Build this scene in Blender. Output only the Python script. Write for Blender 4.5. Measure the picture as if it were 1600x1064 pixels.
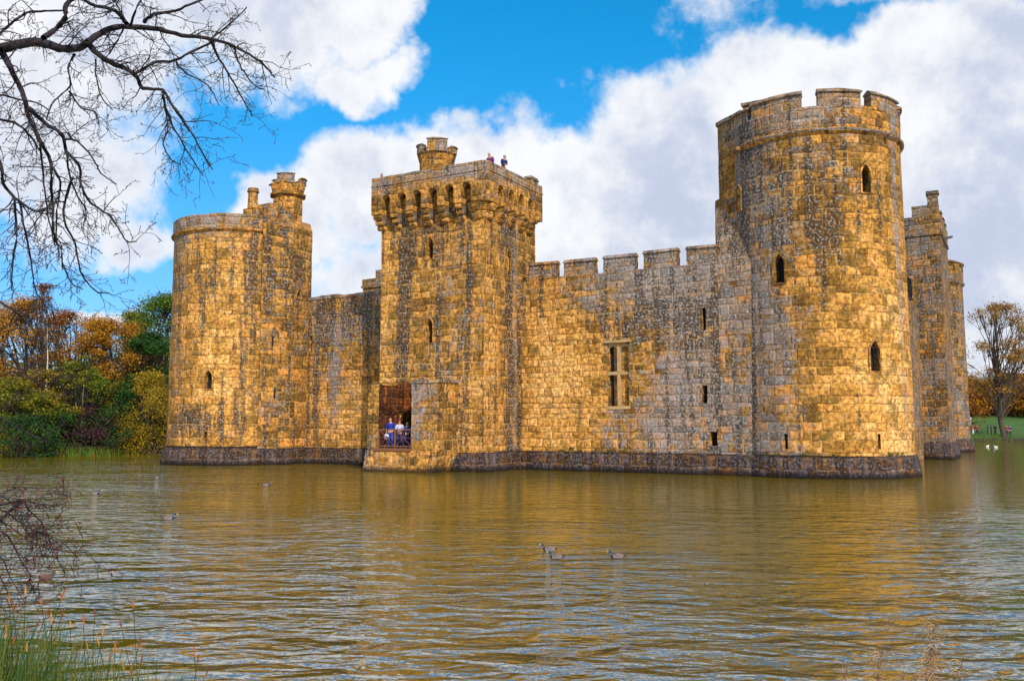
import bpy, bmesh, math, random
from mathutils import Vector, Matrix, noise
R = math.radians
random.seed(7)
for o in list(bpy.data.objects): bpy.data.objects.remove(o)
SC = bpy.context.scene
COL = SC.collection

# ------------------------------------------------------------------ camera
FPX, HZ, CAMH = 1400.0, 664.0, 2.7
PITCH = math.atan((HZ-532)/FPX)
cam = bpy.data.cameras.new("camera"); camo = bpy.data.objects.new("camera", cam); COL.objects.link(camo)
cam.sensor_width = 36; cam.lens = 36*FPX/1600; cam.clip_start = .05; cam.clip_end = 9000
camo.location = (0, 0, CAMH); camo.rotation_euler = (R(90)+PITCH, 0, 0)
SC.camera = camo
SC.view_settings.view_transform = 'Standard'; SC.view_settings.look = 'None'
SC.view_settings.exposure = 0.0; SC.view_settings.gamma = 1
SC.cycles.max_bounces = 6; SC.cycles.diffuse_bounces = 3; SC.cycles.glossy_bounces = 3

SUN_EL, SUN_AZ = 36.0, 20.0            # azimuth: degrees from -Y towards +X
sv = Vector((math.sin(R(SUN_AZ))*math.cos(R(SUN_EL)), -math.cos(R(SUN_AZ))*math.cos(R(SUN_EL)), math.sin(R(SUN_EL))))
sl = bpy.data.lights.new("sun", 'SUN'); sl.energy = 4.9; sl.angle = R(0.6); sl.color = (1, .91, .76)
so = bpy.data.objects.new("sun", sl); COL.objects.link(so)
so.rotation_euler = sv.to_track_quat('Z', 'Y').to_euler(); so.location = (20, -40, 60)

def ray(x, y):                         # world direction seen at a photo pixel
    dx = (x-800)/FPX; dy = (532-y)/FPX; c, s = math.cos(PITCH), math.sin(PITCH)
    return Vector((dx, c-dy*s, s+dy*c))
def azel(x, y):
    v = ray(x, y).normalized()
    return math.degrees(math.atan2(v.x, v.y)), math.degrees(math.asin(v.z))
def at(x, y, D):                       # world point at horizontal distance D
    r = ray(x, y); t = D/math.hypot(r.x, r.y); return Vector((0, 0, CAMH))+r*t
def on_water(x, y):
    r = ray(x, y); t = -CAMH/r.z; p = Vector((0, 0, CAMH))+r*t; return Vector((p.x, p.y, 0))

# ------------------------------------------------------------------ node helper
class NT:
    def __init__(s, tree): s.t = tree; s.n = tree.nodes; s.l = tree.links
    def node(s, typ, **kw):
        n = s.n.new(typ)
        for k, v in kw.items():
            if k.startswith('_'): setattr(n, k[1:], v)
        return n
    def put(s, sock, v):
        if v is None: return
        if hasattr(v, 'is_output') or isinstance(v, bpy.types.NodeSocket): s.l.new(v, sock)
        else:
            if sock.type == 'RGBA' and hasattr(v, '__len__') and len(v) == 3: v = (*v, 1)
            sock.default_value = v
    def m(s, op, a, b=None, c=None, clamp=False):
        n = s.n.new('ShaderNodeMath'); n.operation = op; n.use_clamp = clamp
        for i, v in enumerate((a, b, c)):
            if v is not None: s.put(n.inputs[i], v)
        return n.outputs[0]
    def vm(s, op, a, b=None):
        n = s.n.new('ShaderNodeVectorMath'); n.operation = op
        s.put(n.inputs[0], a)
        if b is not None: s.put(n.inputs[1], b)
        return n.outputs['Value'] if op in ('LENGTH', 'DOT_PRODUCT', 'DISTANCE') else n.outputs[0]
    def xyz(s, x, y, z=0.0):
        n = s.n.new('ShaderNodeCombineXYZ')
        for i, v in enumerate((x, y, z)): s.put(n.inputs[i], v)
        return n.outputs[0]
    def sep(s, v):
        n = s.n.new('ShaderNodeSeparateXYZ'); s.put(n.inputs[0], v); return n.outputs
    def noise(s, v, scale, detail=3, rough=.5, dist=0, dim='3D'):
        n = s.n.new('ShaderNodeTexNoise'); n.noise_dimensions = dim
        s.put(n.inputs['Vector'] if dim != '1D' else n.inputs['W'], v); n.inputs['Scale'].default_value = scale
        n.inputs['Detail'].default_value = detail; n.inputs['Roughness'].default_value = rough
        n.inputs['Distortion'].default_value = dist
        return n.outputs[0]
    def white(s, v, dim='2D'):
        n = s.n.new('ShaderNodeTexWhiteNoise'); n.noise_dimensions = dim
        s.put(n.inputs['W'] if dim == '1D' else n.inputs['Vector'], v); return n.outputs
    def ss(s, v, a, b):                # smoothstep
        n = s.n.new('ShaderNodeMapRange'); n.interpolation_type = 'SMOOTHSTEP'
        s.put(n.inputs['Value'], v); n.inputs['From Min'].default_value = a; n.inputs['From Max'].default_value = b
        return n.outputs[0]
    def mix(s, f, a, b, mode='MIX'):
        n = s.n.new('ShaderNodeMix'); n.data_type = 'RGBA'; n.blend_type = mode
        s.put(n.inputs[0], f); s.put(n.inputs[6], a); s.put(n.inputs[7], b); return n.outputs[2]
    def ramp(s, f, stops, interp='LINEAR'):
        n = s.n.new('ShaderNodeValToRGB'); s.put(n.inputs[0], f); cr = n.color_ramp; cr.interpolation = interp
        while len(cr.elements) < len(stops): cr.elements.new(.5)
        for e, (p, c) in zip(cr.elements, stops): e.position = p; e.color = (*c, 1)
        return n.outputs[0]
def new_mat(name):
    m = bpy.data.materials.new(name); m.use_nodes = True; m.node_tree.nodes.clear()
    t = NT(m.node_tree); out = t.n.new('ShaderNodeOutputMaterial'); b = t.n.new('ShaderNodeBsdfPrincipled')
    t.l.new(b.outputs[0], out.inputs[0]); return m, t, b
def bump(t, b, h, strength=1, dist=.02):
    n = t.n.new('ShaderNodeBump'); n.inputs['Strength'].default_value = strength; n.inputs['Distance'].default_value = dist
    t.put(n.inputs['Height'], h); t.l.new(n.outputs[0], b.inputs['Normal'])
def simple(name, col, rough=.8, var=.25, scale=8, metal=0):
    m, t, b = new_mat(name)
    c = t.n.new('ShaderNodeTexCoord').outputs['Object']
    n = t.noise(c, scale, 4)
    t.put(b.inputs['Base Color'], t.mix(n, tuple(x*(1-var) for x in col), tuple(min(1, x*(1+var)) for x in col)))
    b.inputs['Roughness'].default_value = rough; b.inputs['Metallic'].default_value = metal
    bump(t, b, n, .4, .01); return m

# ------------------------------------------------------------------ world: sky and clouds
W = bpy.data.worlds.new("World"); SC.world = W; W.use_nodes = True
t = NT(W.node_tree); W.node_tree.nodes.clear()
wo = t.n.new('ShaderNodeOutputWorld'); bg = t.n.new('ShaderNodeBackground'); t.l.new(bg.outputs[0], wo.inputs[0])
sky = t.n.new('ShaderNodeTexSky'); sky.sky_type = 'NISHITA'; sky.sun_disc = False
sky.sun_elevation = R(SUN_EL); sky.sun_rotation = R(180-SUN_AZ); sky.ozone_density = 3.0; sky.dust_density = .3; sky.air_density = 1.0
STR = 0.10; BLO = (.62, 1.0, 1.45); BHI = (.10, 1.50, 1.95)
bg.inputs[1].default_value = STR
dirv = t.vm('NORMALIZE', t.n.new('ShaderNodeTexCoord').outputs['Generated'])
dx, dy, dz = t.sep(dirv)
az = t.m('MULTIPLY', t.m('ARCTAN2', dx, dy), 57.2958); el = t.m('MULTIPLY', t.m('ARCSINE', dz), 57.2958)
blobs = [  # photo pixels of the cloud bodies: x, y, rx, ry, amount
 (40, 60, 300, 190, .9), (350, 40, 210, 110, .9), (500, 15, 150, 90, .9), (540, 110, 120, 50, .8), (70, 260, 190, 140, .8), (190, 350, 90, 60, .6),
 (480, 330, 110, 90, 1.0), (640, 290, 220, 110, 1.2), (860, 300, 230, 115, 1.2), (1060, 260, 200, 150, 1.2), (1000, 480, 700, 170, 1.2),
 (1250, 180, 200, 120, 1.2), (1450, 120, 240, 130, 1.3), (1600, 400, 400, 430, 1.4), (1140, 30, 50, 60, .16), (120, 500, 130, 16, .55),
 (330, 120, 60, 60, .4), (1290, 4, 70, 12, .12)]
field = None
warp = t.noise(dirv, 5.0, 5, .6); warp2 = t.noise(t.vm('ADD', dirv, (3, 1, 7)), 5.0, 5, .6)
azw = t.m('ADD', az, t.m('MULTIPLY', t.m('SUBTRACT', warp, .5), 15)); elw = t.m('ADD', el, t.m('MULTIPLY', t.m('SUBTRACT', warp2, .5), 10))
for (x, y, rx, ry, a) in blobs:
    ca, ce = azel(x, y); ra = abs(azel(x+rx, y)[0]-azel(x-rx, y)[0])/2; re = abs(azel(x, y-ry)[1]-azel(x, y+ry)[1])/2
    q = t.m('ADD', t.m('POWER', t.m('DIVIDE', t.m('SUBTRACT', azw, ca), ra), 2), t.m('POWER', t.m('DIVIDE', t.m('SUBTRACT', elw, ce), re), 2))
    g = t.m('MULTIPLY', t.m('SUBTRACT', 1.0, q), a)
    g = t.m('MAXIMUM', g, -.6)
    field = g if field is None else t.m('MAXIMUM', field, g)
fine = t.noise(dirv, 13, 10, .66)
fcl = t.m('ADD', field, t.m('MULTIPLY', t.m('SUBTRACT', fine, .5), 2.0))
front = t.ss(fcl, -.22, .55)
# the rest of the sky: scattered cumulus
back = t.ss(t.noise(t.vm('MULTIPLY', dirv, (1, 1, 2.2)), 2.2, 8, .58), .44, .56)
isf = t.m('MAXIMUM', t.ss(t.m('ABSOLUTE', az), 40, 55), t.ss(el, 36, 46))
mask = t.m('ADD', t.m('MULTIPLY', front, t.m('SUBTRACT', 1, isf)), t.m('MULTIPLY', back, isf))
blue = t.mix(1.0, sky.outputs[0], t.mix(t.ss(el, 2, 26), BLO, BHI), 'MULTIPLY')
sh = t.noise(t.vm('ADD', dirv, (0, 0, .03)), 7, 6, .6)
edge = t.ss(fcl, .15, 1.0)
grey = t.m('MULTIPLY', t.ss(sh, .36, .62), t.m('ADD', .25, t.m('MULTIPLY', edge, .75)), clamp=True)
K = 1/STR
ccol = t.mix(grey, (1.0*K, 1.0*K, 1.01*K), (.58*K, .64*K, .80*K))
fin = t.mix(t.m('MULTIPLY', mask, .97), blue, ccol)
t.l.new(fin, bg.inputs[0])

# ------------------------------------------------------------------ mesh builder
class MB:
    def __init__(s): s.v = []; s.f = []; s.mi = []; s.uvf = []
    def vert(s, p): s.v.append(tuple(p)); return len(s.v)-1
    def face(s, idx, mi=0): s.f.append(tuple(idx)); s.mi.append(mi)
    def grid_quad(s, a, b, c, d, nu, nv, mi=0):
        a, b, c, d = map(Vector, (a, b, c, d)); base = len(s.v)
        for j in range(nv+1):
            for i in range(nu+1):
                u, w = i/nu, j/nv
                s.vert((a*(1-u)+b*u)*(1-w)+(d*(1-u)+c*u)*w)
        for j in range(nv):
            for i in range(nu):
                k = base+j*(nu+1)+i; s.face((k, k+1, k+nu+2, k+nu+1), mi)
    def prism(s, poly, z0, z1, mi=0, step=None, top=None, zt=None):
        # poly: ccw list of (x,y); top: optional poly at z1; zt: optional list of z at the top
        top = top or poly; n = len(poly)
        zt = zt or [z1]*n
        for i in range(n):
            j = (i+1) % n
            a = (poly[i][0], poly[i][1], z0); b = (poly[j][0], poly[j][1], z0); c = (*top[j], zt[j]); d = (*top[i], zt[i])
            nu = nv = 1
            if step:
                nu = max(1, round((Vector(b)-Vector(a)).length/step)); nv = max(1, round((z1-z0)/step))
            s.grid_quad(a, b, c, d, nu, nv, mi)
        for up_ in (True, False):
            b0 = len(s.v)
            for i in range(n):
                j = (i+1) % n; nu = 1
                if step: nu = max(1, round((Vector(poly[j])-Vector(poly[i])).length/step))
                for q in range(nu):
                    w = q/nu
                    if up_: s.vert((top[i][0]*(1-w)+top[j][0]*w, top[i][1]*(1-w)+top[j][1]*w, zt[i]*(1-w)+zt[j]*w))
                    else: s.vert((poly[i][0]*(1-w)+poly[j][0]*w, poly[i][1]*(1-w)+poly[j][1]*w, z0))
            r_ = range(b0, len(s.v)); s.face(r_ if up_ else reversed(r_), mi)
    def box(s, x0, x1, y0, y1, z0, z1, mi=0, step=None):
        s.prism([(x0, y0), (x1, y0), (x1, y1), (x0, y1)], z0, z1, mi, step)
    def revolve(s, cx, cy, prof, seg=72, mi=0, a0=0, a1=360):
        full = abs(a1-a0) >= 359.9; n = seg if full else seg+1; b = len(s.v)
        for (r, z) in prof:
            for i in range(n):
                a = R(a0+(a1-a0)*i/seg); s.vert((cx+r*math.cos(a), cy+r*math.sin(a), z))
        for k in range(len(prof)-1):
            for i in range(seg):
                j = (i+1) % n if full else i+1
                s.face((b+k*n+i, b+k*n+j, b+(k+1)*n+j, b+(k+1)*n+i), mi)
        return b, n
    def arcblock(s, cx, cy, ri, ro, a0, a1, z0, z1, seg=10, mi=0, zi=None, zo=None):
        # curved block; zi/zo: top height at inner/outer edge
        zi = z1 if zi is None else zi; zo = z1 if zo is None else zo; b = len(s.v)
        for i in range(seg+1):
            a = R(a0+(a1-a0)*i/seg); c, sn = math.cos(a), math.sin(a)
            for (r, z) in ((ri, z0), (ro, z0), (ro, zo), ((ri+ro)/2, max(zi, zo, z1)), (ri, zi)): s.vert((cx+r*c, cy+r*sn, z))
        for i in range(seg):
            k = b+i*5
            for q in range(5): s.face((k+q, k+(q+1) % 5, k+5+(q+1) % 5, k+5+q), mi)
        s.face([b+4, b+3, b+2, b+1, b], mi); k = b+seg*5; s.face([k, k+1, k+2, k+3, k+4], mi)
    def tube(s, pts, rad, sides=6, mi=0, cap=True):
        pts = [Vector(p) for p in pts]; b = len(s.v); n = len(pts)
        up = Vector((.13, .21, .97))
        for i, p in enumerate(pts):
            d = (pts[min(i+1, n-1)]-pts[max(i-1, 0)]); d = d.normalized() if d.length > 1e-9 else Vector((0, 0, 1))
            x = d.cross(up)
            if x.length < .1: x = d.cross(Vector((1, 0, 0)))
            x.normalize(); y = d.cross(x); r = rad[i] if hasattr(rad, '__len__') else rad
            for k in range(sides):
                a = 2*math.pi*k/sides; s.vert(p+x*(r*math.cos(a))+y*(r*math.sin(a)))
        for i in range(n-1):
            for k in range(sides):
                k2 = (k+1) % sides; s.face((b+i*sides+k, b+i*sides+k2, b+(i+1)*sides+k2, b+(i+1)*sides+k), mi)
        if cap:
            s.face(list(range(b, b+sides)), mi); s.face(list(reversed(range(b+(n-1)*sides, b+n*sides))), mi)
    def ball(s, c, rx, ry, rz, mi=0, nu=10, nv=7):
        b = len(s.v); c = Vector(c)
        for j in range(nv+1):
            ph = math.pi*j/nv
            for i in range(nu):
                a = 2*math.pi*i/nu
                s.vert((c.x+rx*math.sin(ph)*math.cos(a), c.y+ry*math.sin(ph)*math.sin(a), c.z+rz*math.cos(ph)))
        for j in range(nv):
            for i in range(nu):
                i2 = (i+1) % nu; s.face((b+j*nu+i, b+(j+1)*nu+i, b+(j+1)*nu+i2, b+j*nu+i2), mi)
    def build(s, name, mats, parent=None, smooth=False, jit=0, uv='box', jfreq=1.1, weld=True):
        me = bpy.data.meshes.new(name); vs = s.v
        if jit:
            vs = []
            for p in s.v:
                q = noise.noise_vector(Vector(p)*jfreq)+noise.noise_vector(Vector(p)*jfreq*2.7)*.6
                vs.append(tuple(Vector(p)+q*jit))
        me.from_pydata(vs, [], s.f)
        for m in (mats if isinstance(mats, (list, tuple)) else [mats]): me.materials.append(m)
        me.polygons.foreach_set('material_index', s.mi)
        if uv: set_uv(me, uv)
        if weld:
            bm = bmesh.new(); bm.from_mesh(me); bmesh.ops.remove_doubles(bm, verts=bm.verts, dist=.0005)
            bmesh.ops.recalc_face_normals(bm, faces=bm.faces); bm.to_mesh(me); bm.free()
        if smooth:
            me.polygons.foreach_set('use_smooth', [True]*len(me.polygons))
        o = bpy.data.objects.new(name, me); COL.objects.link(o)
        if parent: o.parent = parent
        return o
def set_uv(me, mode):
    me.update(); ul = me.uv_layers.new(name='uv')
    for p in me.polygons:
        n = p.normal
        if abs(n.z) > .75:
            for li in p.loop_indices:
                c = me.vertices[me.loops[li].vertex_index].co; ul.data[li].uv = (c.x, c.y)
        elif mode == 'box':
            h = Vector((-n.y, n.x, 0)); h = h.normalized() if h.length > 1e-6 else Vector((1, 0, 0))
            # snap direction so that neighbouring faces of a wall agree
            a = round(math.degrees(math.atan2(h.y, h.x))/15)*15; h = Vector((math.cos(R(a)), math.sin(R(a)), 0))
            for li in p.loop_indices:
                c = me.vertices[me.loops[li].vertex_index].co; ul.data[li].uv = (c.x*h.x+c.y*h.y+(a if abs(a) > 1 else 0)*.37, c.z)
        else:
            cx, cy, rr = mode; ca = math.atan2(p.center.y-cy, p.center.x-cx)
            for li in p.loop_indices:
                c = me.vertices[me.loops[li].vertex_index].co; a = math.atan2(c.y-cy, c.x-cx)
                while a-ca > math.pi: a -= 2*math.pi
                while a-ca < -math.pi: a += 2*math.pi
                if a < -3.0*math.pi/2+.0: a += 2*math.pi
                ul.data[li].uv = ((a+math.pi/2)*rr, c.z)
def empty(name, loc=(0, 0, 0), rz=0, parent=None):
    o = bpy.data.objects.new(name, None); COL.objects.link(o); o.location = loc; o.rotation_euler = (0, 0, rz)
    o.empty_display_size = .3
    if parent: o.parent = parent
    return o
def tag(o, label=None, cat=None, group=None, kind=None):
    for k, v in (('label', label), ('category', cat), ('group', group), ('kind', kind)):
        if v: o[k] = v
    return o
def jitter(me, jit, jf=1.1):
    for v in me.vertices:
        q = noise.noise_vector(v.co*jf)+noise.noise_vector(v.co*jf*2.7)*.6; v.co += q*jit
def boolean(o, cutters, jit=.03):
    # subtract each cutter MB (built in the same local space), keep UVs
    m = MB()
    objs = []
    for c in cutters:
        co = c.build('cut', o.data.materials[0], None); co.parent = o.parent; co.matrix_parent_inverse = o.matrix_parent_inverse.copy(); objs.append(co)
    for co in objs:
        md = o.modifiers.new('b', 'BOOLEAN'); md.operation = 'DIFFERENCE'; md.solver = 'EXACT'; md.object = co
    bpy.context.view_layer.update()
    dg = bpy.context.evaluated_depsgraph_get()
    me = bpy.data.meshes.new_from_object(o.evaluated_get(dg)); o.modifiers.clear(); old = o.data; o.data = me; me.name = old.name
    for co in objs: bpy.data.objects.remove(co)
    jitter(me, jit)
    return o

# ------------------------------------------------------------------ stone
def stone(name, spots=(), h=.40, w=.72, grey0=0.0, dark0=0.0, clean0=0.0, speck=1.0, tint=(1, 1, 1), base=False):
    m, t, b = new_mat(name)
    tc = t.n.new('ShaderNodeTexCoord'); u, v, _ = t.sep(tc.outputs['UV'])
    pos = tc.outputs['Object']
    uv = t.xyz(u, v)
    wob = t.m('MULTIPLY', t.m('SUBTRACT', t.noise(uv, 1.7, 3, dim='2D'), .5), .16)
    v1 = t.m('ADD', t.m('ADD', v, t.m('MULTIPLY', t.m('SUBTRACT', t.noise(t.m('MULTIPLY', v, 1.0), 1.1, 1, dim='1D'), .5), .75)), wob)
    rv = t.m('DIVIDE', v1, h); row = t.m('FLOOR', rv); fv = t.m('FRACT', rv)
    rr = t.white(row, '1D'); r1 = rr[0]
    ww = t.m('ADD', w*.72, t.m('MULTIPLY', r1, w*.62))
    u1 = t.m('ADD', t.m('ADD', u, t.m('MULTIPLY', r1, 13.7)), t.m('MULTIPLY', t.noise(t.xyz(u, t.m('MULTIPLY', row, 3.3)), 1.1, 1, dim='2D'), .8))
    u1 = t.m('ADD', u1, t.m('MULTIPLY', wob, .5))
    ru = t.m('DIVIDE', u1, ww); col = t.m('FLOOR', ru); fu = t.m('FRACT', ru)
    wn = t.white(t.xyz(col, row), '2D'); hs = wn[0]; hc = t.sep(wn[1])
    du = t.m('MULTIPLY', t.m('MINIMUM', fu, t.m('SUBTRACT', 1, fu)), ww); dv = t.m('MULTIPLY', t.m('MINIMUM', fv, t.m('SUBTRACT', 1, fv)), h)
    de = t.m('MINIMUM', du, dv)
    mn = t.noise(uv, 9, 4, .6, dim='2D')
    de = t.m('ADD', de, t.m('MULTIPLY', t.m('SUBTRACT', mn, .5), .030))
    mort = t.m('SUBTRACT', 1, t.ss(de, .006, .036))
    nb = t.noise(uv, .35, 4, .6, dim='2D'); nb2 = t.noise(t.vm('ADD', uv, (31, 7, 0)), .55, 5, .62, dim='2D')
    nm = t.noise(t.vm('ADD', uv, (3, 17, 0)), 2.3, 5, .65, dim='2D'); nf = t.noise(uv, 14, 5, .7, dim='2D')
    nq = t.noise(t.vm('ADD', uv, (11, 3, 0)), 4.5, 6, .72, dim='2D')
    # hand-given fields, stains and painted shade behind the machicolation: gaussians in wall metres
    ch = {'grey': None, 'dark': None, 'clean': None}
    for (su, svv, ru_, rv_, a, c) in spots:
        q = t.m('ADD', t.m('POWER', t.m('DIVIDE', t.m('SUBTRACT', u, su), ru_), 2), t.m('POWER', t.m('DIVIDE', t.m('SUBTRACT', v, svv), rv_), 2))
        g = t.m('MULTIPLY', t.m('EXPONENT', t.m('MULTIPLY', q, -1)), a)
        ch[c] = g if ch[c] is None else t.m('ADD', ch[c], g)
    G = ch['grey'] or 0.0; D = ch['dark'] or 0.0; C = ch['clean'] or 0.0
    tone = t.m('ADD', t.m('MULTIPLY', hs, .62), t.m('ADD', t.m('MULTIPLY', nb2, .55), t.m('MULTIPLY', t.m('ADD', C, clean0), .45)))
    tone = t.m('SUBTRACT', tone, .10)
    colr = t.ramp(tone, [(0.0, (.075, .040, .012)), (.25, (.21, .103, .019)), (.48, (.42, .200, .036)), (.74, (.64, .312, .072)), (1.0, (.74, .42, .14))])
    colr = t.mix(t.m('MULTIPLY', t.ss(hc[0], .76, .95), .45), colr, (.52, .17, .025))     # rusty blocks
    colr = t.mix(t.ss(nq, .32, .68), t.mix(1, colr, (.42, .37, .33), 'MULTIPLY'), t.mix(1, colr, (1.35, 1.35, 1.35), 'MULTIPLY'))
    nk = t.noise(t.vm('ADD', uv, (17, 23, 0)), 3.2, 8, .8, dim='2D')
    colr = t.mix(t.m('MULTIPLY', t.ss(nk, .55, .66), .75), colr, (.06, .032, .014))
    och = t.ss(t.m('ADD', t.noise(t.vm('ADD', uv, (51, 3, 0)), .9, 5, .65, dim='2D'), t.m('MULTIPLY', t.m('SUBTRACT', hc[2], .5), .2)), .56, .70)
    colr = t.mix(t.m('MULTIPLY', och, .68), colr, (.115, .078, .018))
    # grey lichen on whole blocks and in clouds
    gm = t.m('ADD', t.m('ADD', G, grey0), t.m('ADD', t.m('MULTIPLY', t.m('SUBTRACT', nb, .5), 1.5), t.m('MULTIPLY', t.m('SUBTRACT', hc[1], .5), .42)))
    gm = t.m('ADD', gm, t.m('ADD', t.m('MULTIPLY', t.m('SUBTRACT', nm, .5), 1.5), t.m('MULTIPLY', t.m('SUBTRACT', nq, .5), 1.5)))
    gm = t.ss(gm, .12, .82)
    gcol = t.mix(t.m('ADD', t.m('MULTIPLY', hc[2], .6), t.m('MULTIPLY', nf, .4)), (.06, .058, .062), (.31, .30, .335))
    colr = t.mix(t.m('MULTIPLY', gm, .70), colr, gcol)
    # dark running stains, plus the painted shade of recess and machicolation
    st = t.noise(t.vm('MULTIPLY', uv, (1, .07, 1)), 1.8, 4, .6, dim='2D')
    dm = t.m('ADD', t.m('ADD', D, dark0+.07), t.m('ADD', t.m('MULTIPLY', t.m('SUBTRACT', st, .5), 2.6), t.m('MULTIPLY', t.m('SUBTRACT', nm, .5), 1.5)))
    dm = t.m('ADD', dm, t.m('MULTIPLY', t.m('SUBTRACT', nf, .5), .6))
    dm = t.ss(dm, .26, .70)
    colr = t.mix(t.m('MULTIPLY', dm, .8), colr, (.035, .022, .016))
    # white and pale yellow crust spots
    sp = t.noise(t.vm('ADD', uv, (5, 9, 0)), 7.5, 3, .6, dim='2D')
    area = t.m('ADD', .18, t.m('MULTIPLY', t.m('ADD', gm, dm), .6), clamp=True)
    sm = t.m('MULTIPLY', t.ss(t.m('ADD', sp, t.m('MULTIPLY', area, .16)), .69, .75), speck)
    colr = t.mix(t.m('MULTIPLY', sm, .42), colr, (.52, .50, .47))
    # joints
    jc = t.mix(t.ss(t.noise(t.vm('ADD', uv, (71, 13, 0)), .8, 3, dim='2D'), .42, .56), (.10, .04, .010), (.66, .36, .10))
    colr = t.mix(t.m('MULTIPLY', mort, t.m('ADD', .25, t.m('MULTIPLY', t.ss(nq, .3, .7), .6))), colr, t.mix(t.m('MULTIPLY', gm, .5), jc, (.2, .17, .15)))
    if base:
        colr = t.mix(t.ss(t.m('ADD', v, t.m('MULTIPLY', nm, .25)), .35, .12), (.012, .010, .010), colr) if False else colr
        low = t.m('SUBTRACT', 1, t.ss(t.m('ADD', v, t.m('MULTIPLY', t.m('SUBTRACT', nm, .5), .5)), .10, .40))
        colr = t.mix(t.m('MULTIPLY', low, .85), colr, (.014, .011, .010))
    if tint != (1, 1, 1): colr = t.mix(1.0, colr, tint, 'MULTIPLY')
    t.put(b.inputs['Base Color'], colr)
    b.inputs['Roughness'].default_value = .93; b.inputs['Specular IOR Level'].default_value = .15
    hgt = t.m('ADD', t.m('MULTIPLY', t.ss(de, 0, .09), .5), t.m('ADD', t.m('MULTIPLY', nf, .45), t.m('ADD', t.m('MULTIPLY', nm, .8), t.m('MULTIPLY', hs, .55))))
    bump(t, b, hgt, 1.0, .085)
    return m

# ------------------------------------------------------------------ castle
# local frame: x along the front wall (to the right), y inwards, z up
FX = Vector((6.2726, 52.1403, 0)); TH = -R(29.8542)
castle = empty('castle', FX, TH)
tag(castle, 'old sandstone castle with round corner towers and square gate tower rising from the moat', 'castle')
UR = Vector((math.cos(TH), math.sin(TH), 0)); UI = Vector((-math.sin(TH), math.cos(TH), 0))
def loc(P):                            # world -> castle local
    q = P-FX; return Vector((q.dot(UR), q.dot(UI), P.z))
def glob(x, y, z): return FX+UR*x+UI*y+Vector((0, 0, z))
def onwall(px, py, y):                 # pixel -> (x,z) on plane local y
    r = ray(px, py); o = Vector((0, 0, CAMH)); c = (y-(o-FX).dot(UI))/r.dot(UI); p = o+r*c; return (p-FX).dot(UR), p.z
def onside(px, py, x):
    r = ray(px, py); o = Vector((0, 0, CAMH)); c = (x-(o-FX).dot(UR))/r.dot(UR); p = o+r*c; return (p-FX).dot(UI), p.z

DARK = simple('dark_interior', (.008, .007, .008), .9, .3, 3)
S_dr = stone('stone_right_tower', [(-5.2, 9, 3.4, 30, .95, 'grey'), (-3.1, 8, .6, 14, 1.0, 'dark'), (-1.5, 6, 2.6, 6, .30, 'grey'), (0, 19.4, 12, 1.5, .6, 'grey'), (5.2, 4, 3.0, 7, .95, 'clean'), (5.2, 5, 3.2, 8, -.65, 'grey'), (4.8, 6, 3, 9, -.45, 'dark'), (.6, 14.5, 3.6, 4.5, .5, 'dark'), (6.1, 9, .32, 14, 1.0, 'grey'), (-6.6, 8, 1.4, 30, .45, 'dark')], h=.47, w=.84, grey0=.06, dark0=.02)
S_dl = stone('stone_left_tower', [(-5.0, 13, 3.0, 5, .35, 'grey'), (2.6, 9, 2.2, 8, .7, 'clean'), (2.6, 9, 2.4, 8, -.35, 'grey'), (1.2, 3.0, 2.6, 1.0, .85, 'dark'), (0, 17, 9, 1.3, .6, 'grey'), (-2, 13, 3, 4, .3, 'dark'), (5, 13, 1.4, 7, .55, 'dark')], h=.46, w=.85, grey0=.08, dark0=.03, clean0=.08)
S_cr = stone('stone_right_curtain', [(3.0, 11, 7.0, 2.0, .75, 'grey'), (4.4, 5, 3.6, 10, .75, 'grey'), (2.6, 8.8, 5, 1.5, .65, 'dark'), (-4.2, 5.0, 2.6, 4.8, 1.1, 'clean'), (-4.2, 5, 2.9, 4.6, -1.0, 'grey'), (-4, 5, 2.8, 5, -.6, 'dark'), (.6, 3.0, 3.2, 1.6, .45, 'grey'), (-6.6, 7, .4, 11, .7, 'dark'), (5.4, 5, .7, 9, .4, 'dark')], h=.37, w=.66, grey0=.04, dark0=.10)
S_cl = stone('stone_left_curtain', [(-18.5, 10.2, 6, 2.6, .65, 'dark'), (-18.5, 10.0, 7, 3, .45, 'grey'), (-15.1, 7, .7, 9, .8, 'dark'), (-20, 3.5, 4.5, 2.6, .6, 'clean'), (-23.4, 7, .9, 7, .6, 'dark'), (-21.6, 6, .5, 4, .6, 'grey')], h=.34, w=.6, grey0=.02, dark0=-.02, clean0=.05)
S_sq = stone('stone_square_tower', [(-11, 16.3, 9, .7, 1.2, 'dark'), (-12.75, 9.5, .42, 6.5, 1.1, 'dark'), (-10.1, 9.5, .42, 5.5, .75, 'dark'), (-11, 13.9, 4, 1.6, .45, 'dark'), (-8.1, 9, .36, 7, .6, 'dark'), (-9, 4, 2.6, 3, .6, 'clean'), (-14, 7, .8, 8, .6, 'clean'), (-9.5, 8.5, 1.5, 5, .25, 'grey')], h=.40, w=.72, grey0=.0, dark0=.05, clean0=.06)  # first dark field paints the shade behind the front machicolation arches
S_co = stone('stone_corbels', h=.6, w=.9, grey0=.08, dark0=.0, clean0=.05)
S_sqs = stone('stone_square_tower_side', [(0, 16.3, 9, .7, 1.3, 'dark'), (-1.0, 8, .55, 14, 1.2, 'dark'), (-.2, 9, .4, 14, .6, 'grey'), (-3.3, 6, 1.1, 6, .55, 'clean'), (-2.2, 13.5, 1.6, 2, .5, 'dark')], h=.40, w=.7, grey0=-.06, dark0=.02, clean0=.12)  # first dark field is shade painted behind the side arches
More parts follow.
